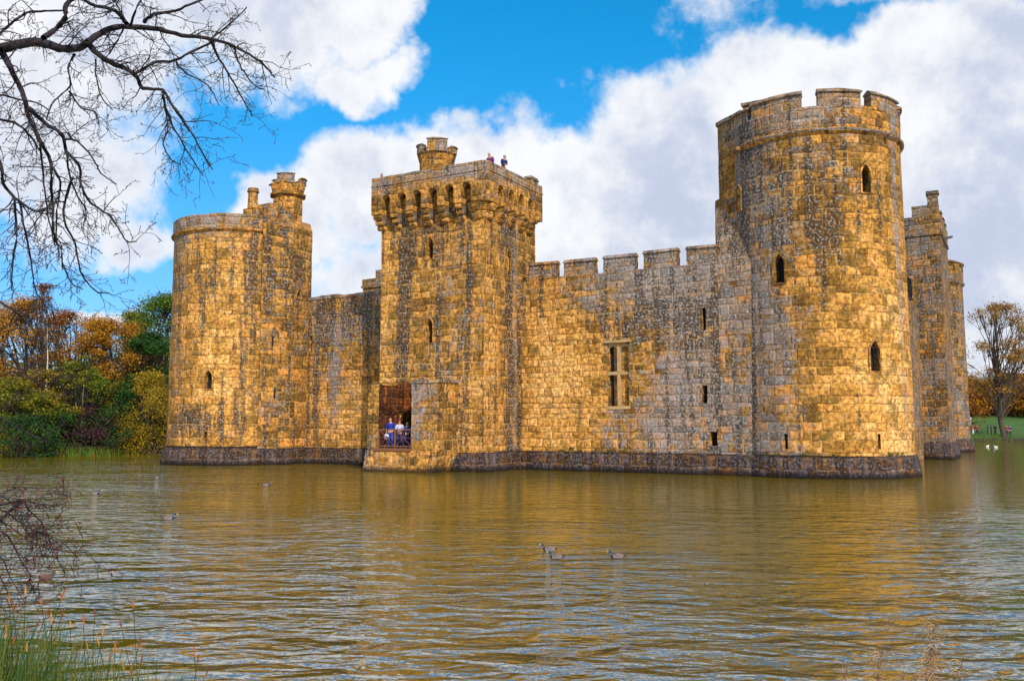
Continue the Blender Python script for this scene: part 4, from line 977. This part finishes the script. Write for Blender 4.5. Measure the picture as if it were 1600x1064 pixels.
# limbs that join the visible branches to the trunk, which stands left of the view
hub = pts[0]
def wpt(px, py, D): return w2(Vector((0, 0, CAMH))+ray(px, py)*D)
for (pl, ra, rb_) in (([Vector((0, 0, 3.2)), Vector((.7, .2, 4.4)), wpt(-330, 250, 8.2), wpt(-258, 189, 8.0)], .16, .052), ([Vector((0, 0, 3.0)), Vector((.5, .0, 3.8)), wpt(-180, 230, 7.6), wpt(-80, 200, 7.4)], .09, .018),
    ([Vector((0, 0, 2.2)), wpt(-200, 480, 7.4), wpt(-58, 520, 7.0)], .07, .011), ([Vector((0, 0, 1.6)), wpt(-240, 600, 7.3), wpt(-58, 629, 7.0)], .06, .011), ([Vector((0, 0, 2.6)), wpt(-160, 400, 7.2), wpt(-38, 431, 7.0)], .07, .012),
    ([wpt(-200, 215, 7.8), wpt(-100, 185, 7.6), wpt(-38, 180, 7.5)], .03, .013), ([wpt(-190, 150, 7.9), wpt(-100, 155, 7.4), wpt(-28, 150, 7.3)], .03, .01), ([wpt(-150, 130, 8), wpt(-80, 90, 7.7), wpt(-28, 70, 7.6)], .03, .013)):
    q = smooth_path([tuple(v) for v in pl], 5); n = len(q); tb.tube([Vector(v) for v in q], [ra+(rb_-ra)*i/(n-1) for i in range(n)], 8, cap=False)
tb.tube([Vector((-.1, 0, -.8)), Vector((0, 0, .3)), Vector((.05, .05, 1.6)), Vector((0, 0, 3.2)), Vector((-.3, .3, 5)), Vector((-.6, .3, 8))], [.42, .30, .26, .22, .15, .05], 12)
tb.build('trunk', BARKP, bare, uv=None, smooth=True, weld=False)
bd.build('buds', leaf_mat('buds_russet', [(.10, .04, .02), (.2, .08, .02), (.16, .10, .03)]), bare, uv=None, weld=False)['kind'] = 'stuff'
# low thorn bush over the water
BL = [([(-60, 800), (0, 789), (34, 782), (44, 796), (65, 816), (79, 847), (92, 878), (103, 895)], 2.0, .6, 7.2, .2), ([(-60, 830), (0, 830), (20, 850), (34, 878), (51, 902)], 2.0, .7, 7.0, .1),
      ([(34, 782), (68, 788), (90, 790), (106, 783)], 1.2, .5, 7.3, .1), ([(-30, 800), (0, 812), (40, 840), (70, 855), (110, 862), (140, 862)], 1.2, .5, 7.1, .1), ([(-50, 860), (0, 870), (15, 900), (30, 925)], 1.4, .6, 6.9, .1),
      ([(-50, 770), (0, 775), (20, 790), (40, 830), (60, 850), (70, 880)], 1.3, .5, 7.1, .1), ([(-30, 880), (-5, 895), (10, 920), (20, 950)], 1.3, .6, 6.9, .1), ([(-20, 790), (10, 800), (30, 815), (60, 830), (95, 845), (125, 875)], 1.2, .5, 7.3, .1)]
BP = Vector((-6.1, 5.6, 0)); BP.z = gz(BP.x, BP.y)-.1; bush = empty('thorn_bush', BP); tag(bush, 'bare thorny bush with red buds hanging over the water at lower left', 'bush')
tb = MB(); bd = MB(); rb = random.Random(4)
for (pl, r0, r1, D0, dD) in BL:
    P = smooth_path(pl, 4); n = len(P); pts = []; rads = []
    for i, (a, b_) in enumerate(P):
        f = i/(n-1); pts.append(Vector((0, 0, CAMH))+ray(a, b_)*(D0+dD*f+.05*math.sin(i))-BP); rads.append((r0+(r1-r0)*f)*7/FPX)
    tb.tube(pts, rads, 5, cap=False); grow(tb, pts, rads, rb, 1, 9, .28, bd)
    q = smooth_path([(0, 0, -.2), (.02, .1, .5), tuple(pts[0]*.6+Vector((0, 0, .25))), tuple(pts[0])], 4); tb.tube([Vector(v) for v in q], [.03-.018*i/(len(q)-1) for i in range(len(q))], 6, cap=False)
tb.build('stems', BARKP, bush, uv=None, smooth=True, weld=False); bd.build('buds', simple('buds_red', (.22, .03, .015)), bush, uv=None, weld=False)['kind'] = 'stuff'

# ------------------------------------------------------------------ sedge at lower left, dry stalks at lower right
G_BL = leaf_mat('sedge_green', [(.008, .035, .012), (.03, .10, .02), (.12, .16, .02), (.36, .18, .04)], .3)
G_SP = [simple('sedge_spike', (.42, .10, .015), .8, .6, 60), simple('sedge_spike_dark', (.20, .05, .02), .8, .6, 60), simple('sedge_spike_gold', (.50, .20, .03), .8, .6, 60)]
G_DRY = leaf_mat('dry_grass', [(.25, .14, .07), (.45, .28, .14), (.55, .38, .22)], .2)
def blade(mb, p, h, lx, ly, w, rnd, mi=0, k=5):
    b0 = len(mb.v); a = rnd.uniform(0, math.pi); wx, wy = math.cos(a)*w, math.sin(a)*w
    for i in range(k+1):
        f = i/k; c = Vector((p[0]+lx*f*f, p[1]+ly*f*f, p[2]+h*(f-.12*f*f*(abs(lx)+abs(ly))))); ww = (1-f**1.5)+.04
        mb.vert((c.x-wx*ww, c.y-wy*ww, c.z)); mb.vert((c.x+wx*ww, c.y+wy*ww, c.z))
    for i in range(k): q = b0+2*i; mb.face((q, q+1, q+3, q+2), mi)
def sedge_h(px, D, py):               # blade tip height reaching a given photo row
    return at(px, py, D).z
rs = random.Random(9); m = MB()
for i in range(3600):
    D = rs.uniform(4.4, 6.8); px = -60+rs.random()**1.8*340; v = at(px, 900, D); z = gz(v.x, v.y)-.05
    tip = at(px, 950+85*min(1, max(0, px)/230)+rs.uniform(-8, 130), D).z; h = max(.25, tip-max(z, -.2)); 
    blade(m, (v.x, v.y, max(z, -.2)), h*1.04, rs.gauss(.08, .24), rs.gauss(0, .16), rs.uniform(.004, .010), rs)
o = m.build('sedge_grass', G_BL, uv=None, weld=False); tag(o, 'bright green sedge on the near bank at lower left', 'grass', kind='stuff')
SP = [(14, 935), (20, 950), (40, 922), (64, 942), (76, 955), (80, 965), (100, 928), (60, 975), (10, 985), (44, 985), (98, 960), (110, 975), (130, 968), (148, 957), (162, 985), (208, 943), (188, 975), (152, 1000), (180, 1010), (219, 1003), (192, 1040), (206, 1045), (120, 1015), (42, 1010), (303, 1017), (310, 1030), (85, 1000), (24, 1000), (325, 1050), (136, 1010), (172, 1030), (222, 1030), (568, 1035)]
for i, (px, py) in enumerate(SP):
    D = rs.uniform(4.9, 6.2); tipv = at(px, py-4, D); gx, gy = tipv.x-rs.uniform(-.25, .45), tipv.y; g = max(gz(gx, gy), -.1); root = empty('sedge_stem', (gx, gy, g)); T = tipv-Vector((gx, gy, g))
    pp = [Vector((T.x*f*f, 0, T.z*f)) for f in (0, .25, .5, .75, 1)]; a = MB(); a.tube(pp, [.0028, .0026, .0024, .002, .0018], 4); a.build('stalk', G_BL, root, uv=None, smooth=True, weld=False)
    d = (pp[4]-pp[3]).normalized(); s = MB(); L_ = rs.uniform(.035, .07); e = pp[4]-d*L_*.2
    s.tube([e-d*L_*.6, e-d*L_*.2, e+d*L_*.2, e+d*L_*.6], [.002, .0055, .0048, .001], 6)
    if rs.random() < .0:
        for _ in range(2):
            q = e-d*rs.uniform(.05, .12)+Vector((rs.uniform(-.012, .012), 0, 0)); s.tube([q-d*.02, q+Vector((rs.uniform(-.005, .005), 0, .0)), q+d*.022], [.002, .006, .0015], 5)
    s.build('flower_spike', G_SP[i % 3], root, uv=None, smooth=True, weld=False)
    tag(root, 'sedge stem with %s flower spike among the green blades at lower left' % ('an orange', 'a dark rust', 'a golden')[i % 3] if px < 500 else 'lone sedge stem with an orange spike at the bottom edge, away from the others', 'sedge stem', 'sedge stems at lower left' if px < 500 else None)
DS = [(1322, 1030, .5), (1375, 1015, .8), (1460, 975, 1.2), (1450, 1010, 1.3), (1500, 1030, .5), (1410, 1045, .5), (1432, 1052, .9)]
dlab = ['leftmost of the dry plume grasses at lower right', 'dry plume grass with a curled head, second from the left', 'tallest dry plume grass at lower right', 'thick tangled dry plume just below the tallest one', 'thin dry grass right of the tallest plume', 'short dry grass left of the thick plume', 'low fluffy dry plume at the bottom edge']
for i, (px, py, th) in enumerate(DS):
    D = 5.2+.25*i % .9; tipv = at(px, py, D); g = max(gz(tipv.x-.1, tipv.y), -.1); root = empty('dry_reed', (tipv.x-.1, tipv.y, g)); T = tipv-root.location
    pp = [Vector((T.x*f*f, .02*math.sin(f*5), T.z*f)) for f in (0, .2, .4, .6, .8, 1)]; a = MB(); a.tube(pp, [.004, .0038, .0034, .003, .0022, .0012], 5); a.build('stalk', simple('dry_stalk', (.28, .13, .06)), root, uv=None, smooth=True, weld=False)
    s = MB()
    for _ in range(int(110*th)):
        f = rs.uniform(.80, 1); c = Vector((T.x*f*f, 0, T.z*f)); q = [c]; dv = Vector((rs.gauss(0, 1), rs.gauss(0, .6), rs.gauss(.5, .6))).normalized(); ln = rs.uniform(.02, .07)
        for j in range(4): dv = (dv+Vector((rs.gauss(0, .5), rs.gauss(0, .4), rs.gauss(-.25, .4)))).normalized(); q.append(q[-1]+dv*ln/3)
        s.tube(q, [.0024, .0022, .002, .0018, .001], 3, cap=False)
    s.build('plume', G_DRY, root, uv=None, weld=False); tag(root, dlab[i], 'dry grass', 'dry plume grasses on the near bank')
# tussocks on the far left waterline, and rough grass on the banks
m = MB(); rs = random.Random(2)
for c in range(26):
    px = 66+c*4.2+rs.uniform(-1, 1); v = at(px, 700, rs.uniform(87.5, 90.5)); cz = max(gz(v.x, v.y), 0)
    for _ in range(60): blade(m, (v.x+rs.gauss(0, .35), v.y+rs.gauss(0, .3), cz-.1), rs.uniform(.5, 1.1), rs.gauss(0, .4), rs.gauss(0, .3), .035, rs, 0, 3)
for _ in range(2600):
    a = rs.uniform(24, 34); v = az_pt(a, rs.uniform(165, 172)); blade(m, (v.x, v.y, gz(v.x, v.y)-.05), rs.uniform(.2, .5), rs.gauss(0, .1), rs.gauss(0, .1), .05, rs, 0, 2)
o = m.build('bank_grass', leaf_mat('bank_grass', [(.03, .10, .02), (.06, .16, .02), (.14, .15, .02), (.30, .12, .02)]), uv=None, weld=False); tag(o, 'grass tussocks along the far waterline', 'grass', kind='stuff')

# ------------------------------------------------------------------ skinned bodies
def skinned(name, nodes, edges, mat, parent=None, sub=2, smooth=True, loc_=(0, 0, 0)):
    me = bpy.data.meshes.new(name); bm = bmesh.new(); ly = bm.verts.layers.skin.verify()
    bv = [bm.verts.new(n[0]) for n in nodes]; bm.verts.ensure_lookup_table()
    for i, n in enumerate(nodes):
        r = n[1]; bv[i][ly].radius = (r, r) if not hasattr(r, '__len__') else r; bv[i][ly].use_root = (i == 0)
    for (a, b_) in edges: bm.edges.new((bv[a], bv[b_]))
    bm.to_mesh(me); bm.free(); o = bpy.data.objects.new(name, me); COL.objects.link(o)
    md = o.modifiers.new('s', 'SKIN'); md.use_smooth_shade = True
    sb_ = o.modifiers.new('u', 'SUBSURF'); sb_.levels = sub; sb_.render_levels = sub
    bpy.context.view_layer.update(); dg = bpy.context.evaluated_depsgraph_get()
    m2 = bpy.data.meshes.new_from_object(o.evaluated_get(dg)); o.modifiers.clear(); o.data = m2; m2.name = name
    m2.materials.clear(); m2.materials.append(mat); m2.polygons.foreach_set('use_smooth', [True]*len(m2.polygons))
    if parent: o.parent = parent
    return o
SKIN = simple('skin', (.50, .25, .16), .6, .12, 10)
def person(pos, face, H, label, top, legs, hair, arms, lean=0, hat=None, low=True, group=None, bag=None, skin=SKIN, bulk=1.0):
    """face: heading in radians of the look direction (0 = -Y).  arms: [(elbow, hand), (elbow, hand)] offsets for right (-x) and left (+x)"""
    s = H/1.75; root = empty('person', pos, face); tag(root, label, 'person', group)
    def V(x, y, z): return Vector((x*s, (y-lean*max(0, z-.95))*s, (z-abs(lean)*.12*max(0, z-.95))*s))
    pel = V(0, 0, .96); che = V(0, .01, 1.26); shz = V(0, .01, 1.42); nk = V(0, 0, 1.50); hd0 = V(0, -.02, 1.58); hd1 = V(0, -.025, 1.66); hd2 = V(0, -.01, 1.72)
    N = [(pel, (.125*s*bulk, .10*s)), (che, (.135*s*bulk, .10*s)), (shz, (.10*s, .085*s)), (nk, (.055*s, .055*s)), (hd0, (.072*s, .085*s)), (hd1, (.078*s, .098*s)), (hd2, (.055*s, .07*s))]
    E = [(0, 1), (1, 2), (2, 3), (3, 4), (4, 5), (5, 6)]
    nose = V(0, -.135, 1.60); N.append((nose, .012*s)); E.append((4, 7))
    J = []; TT = [(pel, (.14*s*bulk, .12*s)), (che, (.16*s*bulk, .125*s)), (V(0, .01, 1.41), (.13*s, .095*s)), (V(0, 0, 1.49), (.068*s, .068*s))]; TE = [(0, 1), (1, 2), (2, 3)]
    LT = [(V(0, 0, .99), (.14*s*bulk, .115*s))]; LE = []
    shoes = MB()
    for sg, (el, ha) in zip((-1, 1), arms):
        sh = V(.185*sg, .01, 1.40); elb = V(*el); han = V(*ha); k = len(N)
        N += [(sh, .055*s), (elb, .042*s), (han, .03*s)]; E += [(2, k), (k, k+1), (k+1, k+2)]
        dv = (han-elb).normalized(); side = dv.cross(Vector((0, 0, 1))); side = side.normalized() if side.length > .1 else Vector((1, 0, 0))
        palm = len(N); N.append((han+dv*.07*s, (.036*s, .02*s))); E.append((k+2, palm))
        for q in range(4):
            o0 = side*((q-1.5)*.02*s); ln = (.065, .078, .074, .058)[q]*s; a = len(N)
            N.append((han+dv*(.09*s)+o0, .0095*s)); N.append((han+dv*(.09*s+ln*.55)+o0*1.1+Vector((0, 0, -.008*s)), .0085*s)); N.append((han+dv*(.09*s+ln*.85)+o0*1.1+Vector((0, 0, -.03*s)), .0075*s)); E += [(palm, a), (a, a+1), (a+1, a+2)]
        a = len(N); N.append((han+dv*.045*s+side*sg*.045*s, .0105*s)); N.append((han+dv*.085*s+side*sg*.062*s, .009*s)); E += [(k+2, a), (a, a+1)]
        k = len(TT); TT += [(sh, .075*s), (elb, .058*s), (han-dv*.03*s, .045*s)]; TE += [(2, k), (k, k+1), (k+1, k+2)]
        hp, kn, an = V(.09*sg, 0, .92), V(.105*sg, -.02, .50), V(.11*sg, .02, .09); k = len(N)
        N += [(hp, .085*s), (kn, .052*s), (an, .036*s), (V(.12*sg, -.13, .045), .034*s)]; E += [(0, k), (k, k+1), (k+1, k+2), (k+2, k+3)]
        k = len(LT); LT += [(V(.095*sg, 0, .86), .105*s), (kn, .078*s), (V(.11*sg, .01, .09), .062*s)]; LE += [(0, k), (k, k+1), (k+1, k+2)]
        a, b_ = V(.11*sg, .04, .045), V(.125*sg, -.12, .04); shoes.ball((a+b_)/2, .05*s, .145*s, .048*s)
    skinned('body', N, E, skin, root, 2)
    skinned('jacket', TT, TE, top, root, 2); skinned('trousers', LT, LE, legs, root, 2)
    shoes.build('shoes', simple('shoe_leather', (.03, .025, .025)), root, uv=None, smooth=True)
    hb = MB(); c = V(0, .02, 1.69); hb.ball(c, .088*s, .105*s, .085*s, 0, 12, 8); hb.ball(V(0, .05, 1.62), .082*s, .07*s, .10*s, 0, 10, 7)
    if hat:
        hb2 = MB(); hb2.ball(V(0, .0, 1.71), .10*s, .115*s, .085*s, 0, 12, 8); hb2.ball(V(0, -.10, 1.685), .07*s, .07*s, .015*s, 0, 10, 4); hb2.build('cap', hat, root, uv=None, smooth=True)
    if hair: hb.build('hair', hair, root, uv=None, smooth=True)
    eb = MB()
    for sg in (-1, 1): eb.ball(V(.033*sg, -.112, 1.635), .011*s, .008*s, .008*s, 0, 6, 4)
    eb.ball(V(0, -.112, 1.565), .024*s, .008*s, .006*s, 0, 6, 4); eb.build('eyes_and_mouth', simple('face_dark', (.08, .03, .025)), root, uv=None)
    if bag:
        b2 = MB(); h0 = V(*arms[0][1]); b2.ball(h0+Vector((0, -.02, -.30*s)), .16*s, .07*s, .17*s, 0, 10, 8)
        bo = b2.build('carrier_bag', bag, None, uv=None, smooth=True)
        return root, bo
    return root
C_blue = simple('cloth_navy', (.006, .02, .24)); C_jean = simple('cloth_denim', (.015, .06, .42)); C_grey = simple('cloth_grey', (.42, .42, .52)); C_dark = simple('cloth_dark_blue', (.01, .015, .10)); C_red = simple('cloth_red', (.28, .02, .03))
C_purp = simple('cloth_purple', (.16, .015, .13)); C_white = simple('cloth_white', (.7, .7, .75)); C_blk = simple('cloth_black', (.015, .015, .02)); H_br = simple('hair_brown', (.04, .02, .012)); H_gr = simple('hair_grey', (.35, .3, .28)); H_fair = simple('hair_fair', (.28, .15, .06))
C_pink = simple('cloth_pink', (.55, .1, .15))
down = [((-.26, .0, 1.13), (-.25, -.10, .88)), ((.26, .0, 1.13), (.25, -.10, .88))]
fold = [((-.25, -.02, 1.14), (-.02, -.24, 1.16)), ((.25, -.02, 1.14), (.05, -.26, 1.10))]
lens_ = [((-.22, -.14, 1.22), (-.05, -.28, 1.42)), ((.22, -.14, 1.22), (.06, -.28, 1.42))]
rest = [((-.225, -.06, 1.14), (-.06, -.26, 1.06)), ((.225, -.06, 1.14), (.06, -.26, 1.06))]
pocket = [((-.26, .0, 1.13), (-.20, -.14, .95)), ((.27, .02, 1.13), (.18, -.12, .97))]
def door_pos(px, depth): x = onwall(px, 690, PF+depth)[0]; return glob(x, PF+depth, FLOOR)
cface = lambda P: -math.atan2(-P.x, P.y) if False else math.atan2(P.x, P.y)*-1
p = door_pos(610, .75); r_, bag = person(p, -R(10), 1.80, 'person in a navy jacket and jeans holding a white bag on the gate platform', C_blue, C_jean, H_br, pocket, bag=C_white)
bpy.context.view_layer.update(); bag.matrix_world = r_.matrix_world.copy(); tag(bag, 'white carrier bag hanging from the hand of the person on the gate platform', 'bag')
p = door_pos(624, .8); person(p, R(5), 1.66, 'person with folded arms in a grey top and red cap on the gate platform', C_grey, C_dark, H_br, fold, hat=C_red)
p = door_pos(636, .9); r_ = person(p, R(15), 1.55, 'person in dark blue raising a camera at the right end of the gate platform', C_blue, C_dark, H_br, lens_)
hnd = r_.matrix_world
cm = MB(); cm.box(-.06, .06, -.35, -.27, 1.33*1.55/1.75, 1.33*1.55/1.75+.09); cm.tube([(0, -.35, 1.22), (0, -.42, 1.22)], [.035, .035], 10)
co = cm.build('camera_in_hands', C_blk, None, uv=None); co.location = r_.location; co.rotation_euler = r_.rotation_euler; tag(co, 'small black camera held up by the person in dark blue', 'camera')
# people on the roof of the gate tower
ROOF = 17.25
def roof_person(px, py, y, H, **kw):
    x, z = onwall(px, py, y); P = glob(x, y, z-H*.985); return P
P1 = roof_person(768, 236, OY+.85, 1.75); P1.z -= .18
person(P1, -R(30), 1.78, 'balding person in a purple jacket leaning on the roof parapet at the corner', C_purp, C_dark, None, rest, lean=.35)
P2 = glob(OX1-.85, onside(786, 243, OX1-.85)[0], ROOF-.02); z2_ = onside(786, 243, OX1-.85)[1]; P2.z = z2_-1.66
person(P2, R(35), 1.66, 'person with grey brown hair and a dark collar looking over the roof parapet', C_dark, C_dark, H_gr, rest, lean=.3)
P3 = glob(onwall(596, 272, OY+.9)[0], OY+.9, 0); P3.z = onwall(596, 272, OY+.9)[1]-1.60
person(P3, -R(20), 1.6, 'person behind the left end of the roof parapet, only the head top showing', C_purp, C_dark, H_br, rest)
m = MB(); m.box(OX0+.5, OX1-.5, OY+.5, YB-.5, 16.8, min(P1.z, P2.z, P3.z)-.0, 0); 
m.build('roof_deck', S_rec_shade, sq)
# visitors on the right bank
VS = [(1520, C_pink, C_white, H_fair, down), (1526, C_red, C_blk, H_br, down), (1543, C_blk, C_blk, H_br, down), (1548.5, C_blue, C_dark, H_br, pocket), (1554.5, C_blk, C_blk, H_br, fold), (1573, C_red, C_blk, H_br, down), (1578, C_blue, C_blk, H_br, pocket)]
vl = ['pale pink clad visitor, leftmost on the right bank lawn', 'visitor in red and black beside the pale pink clad one', 'visitor in black, left one of the trio by the water', 'visitor in navy, middle one of the trio by the water', 'visitor in black with folded arms, right one of the trio', 'visitor in red just right of the big oak trunk', 'visitor in navy right of the one in red by the oak']
for (px, tp_, lg, hr, ar), lb in zip(VS, vl):
    D = 172; P = gpos(px, D); person(P, R(random.uniform(-60, 60)), 1.72, lb, tp_, lg, hr, ar, group='visitors on the right bank')
P = gpos(1515, 176); m = MB(); m.tube([(0, 0, -.2), (0, 0, 1.2), (.25, 0, 3.0)], [.1, .1, .16], 8); o = m.build('marker_post', C_white, uv=None); o.location = P; tag(o, 'leaning white post on the right bank lawn', 'post')

# railing of the gate platform
rl = empty('railing', glob(x_l1, PF+.08, FLOOR), TH); tag(rl, 'rustic dark wood railing with crossed bars in front of the gate platform', 'railing')
wd = x_r0-x_l1; m = MB()
for f in (0.02, .5, .98): m.box(wd*f-.035, wd*f+.035, -.035, .035, 0, 1.12)
m.build('posts', WOODM, rl)
m = MB(); m.box(0, wd, -.03, .03, 1.06, 1.13); m.box(0, wd, -.03, .03, .10, .16); m.build('rails', WOODM, rl)
m = MB()
for (a, b_) in ((0.04, .48), (.52, .96)):
    m.tube([(wd*a, 0, .16), (wd*b_, 0, 1.06)], .02, 6); m.tube([(wd*a, .01, 1.06), (wd*b_, .01, .16)], .02, 6); m.tube([(wd*(a+b_)/2, -.01, .16), (wd*(a+b_)/2, -.01, 1.06)], .018, 6)
    m.tube([(wd*a, -.02, .61), (wd*b_, -.02, .61)], .018, 6)
m.build('cross_bars', simple('rail_red', (.12, .04, .05)), rl)

# ------------------------------------------------------------------ ducks
D_blue = simple('mallard_head', (.012, .03, .10), .35); D_grey = simple('mallard_flank', (.17, .14, .14), .8, .2, 40); D_back = simple('mallard_back', (.17, .11, .09), .8, .4, 40); D_dark = simple('mallard_dark', (.015, .013, .03)); D_beak = simple('mallard_beak', (.42, .33, .05)); D_br = simple('hen_brown', (.075, .04, .035), .85, .6, 40); D_brl = simple('hen_buff', (.12, .06, .045), .85, .5, 40); D_wh = simple('gull_white', (.8, .8, .8))
def duck(pos, heading, L, label, male=True, white=False, group='mallards on the moat'):
    root = empty('gull' if white else 'mallard', pos, heading); tag(root, label, 'gull' if white else 'duck', group); s = L/.56
    def V(x, y, z): return Vector((x*s, y*s, z*s))
    body = D_wh if white else (D_grey if male else D_br); hd = D_wh if white else (D_blue if male else D_br); bk = D_wh if white else (D_back if male else D_brl)
    # body, neck and head in one skin: x forward
    N = [(V(0, 0, .045), (.095*s, .075*s)), (V(.12, 0, .05), (.075*s, .07*s)), (V(.175, 0, .10), (.055*s, .055*s)), (V(.195, 0, .165), (.044*s, .044*s)), (V(.205, 0, .225), (.056*s, .054*s)), (V(.245, 0, .225), (.036*s, .034*s)), (V(-.13, 0, .055), (.078*s, .06*s)), (V(-.24, 0, .085), (.03*s, .02*s)), (V(-.29, 0, .105), (.014*s, .008*s))]
    E = [(0, 1), (1, 2), (2, 3), (3, 4), (4, 5), (0, 6), (6, 7), (7, 8)]
    o = skinned('body', N, E, body, root, 2); o.data.materials.append(hd); o.data.materials.append(D_dark if male and not white else bk)
    for p_ in o.data.polygons:
        c = p_.center/s
        if c.x > .165 and c.z > .105: p_.material_index = 1
        elif c.x > .12 and c.z > .02 and male and not white: p_.material_index = 2
        elif c.x < -.19: p_.material_index = 2
    w = MB()
    for sg in (-1, 1):
        pts = [V(.08, .05*sg, .10), V(0, .062*sg, .108), V(-.1, .055*sg, .105), V(-.2, .02*sg, .11)]; w.tube(pts, [.02*s, .042*s, .036*s, .008*s], 8)
    w.build('wings', bk, root, uv=None, smooth=True)
    b2 = MB(); b2.tube([V(.26, 0, .215), V(.29, 0, .205), V(.33, 0, .20)], [.017*s, .014*s, .010*s], 8); b2.build('beak', D_beak, root, uv=None, smooth=True)
    if male and not white:
        r2 = MB(); r2.revolve(0, 0, [(.045*s, -.006*s), (.048*s, 0), (.045*s, .006*s)], 12); ro_ = r2.build('neck_ring', D_wh, root, uv=None); ro_.location = V(.185, 0, .135)
    return root
def wp(px, py): return on_water(px, py)
duck(wp(858, 861), R(172), .38, 'drake swimming left, rearmost of the two close together', True)
duck(wp(869, 873), R(168), .36, 'drake swimming left, in front of the other of the close pair', True)
duck(wp(964, 872), R(175), .38, 'drake swimming alone right of the close pair', True)
duck(wp(264, 812), R(5), .44, 'drake swimming right at the left edge of the castle reflection', True)
duck(wp(416, 759), R(10), .42, 'small drake swimming near the castle foot below the left tower', True)
duck(wp(149, 773), R(-5), .46, 'drake swimming on open water at the left, below the wood', True)
duck(wp(117, 755), R(190), .30, 'brown hen, farthest left on the water', False)
duck(wp(246, 748), R(-10), .42, 'drake just left of the tower foot', True)
duck(wp(71, 905), R(8), .36, 'brown speckled hen close to the thorn bush', False)
duck(wp(1543, 697.5), R(10), .5, 'white gull on the water by the right bank, left one', white=True, group='gulls by the right bank')
duck(wp(1556, 698.5), R(160), .5, 'white gull on the water by the right bank, right one', white=True, group='gulls by the right bank')
bpy.context.view_layer.update()
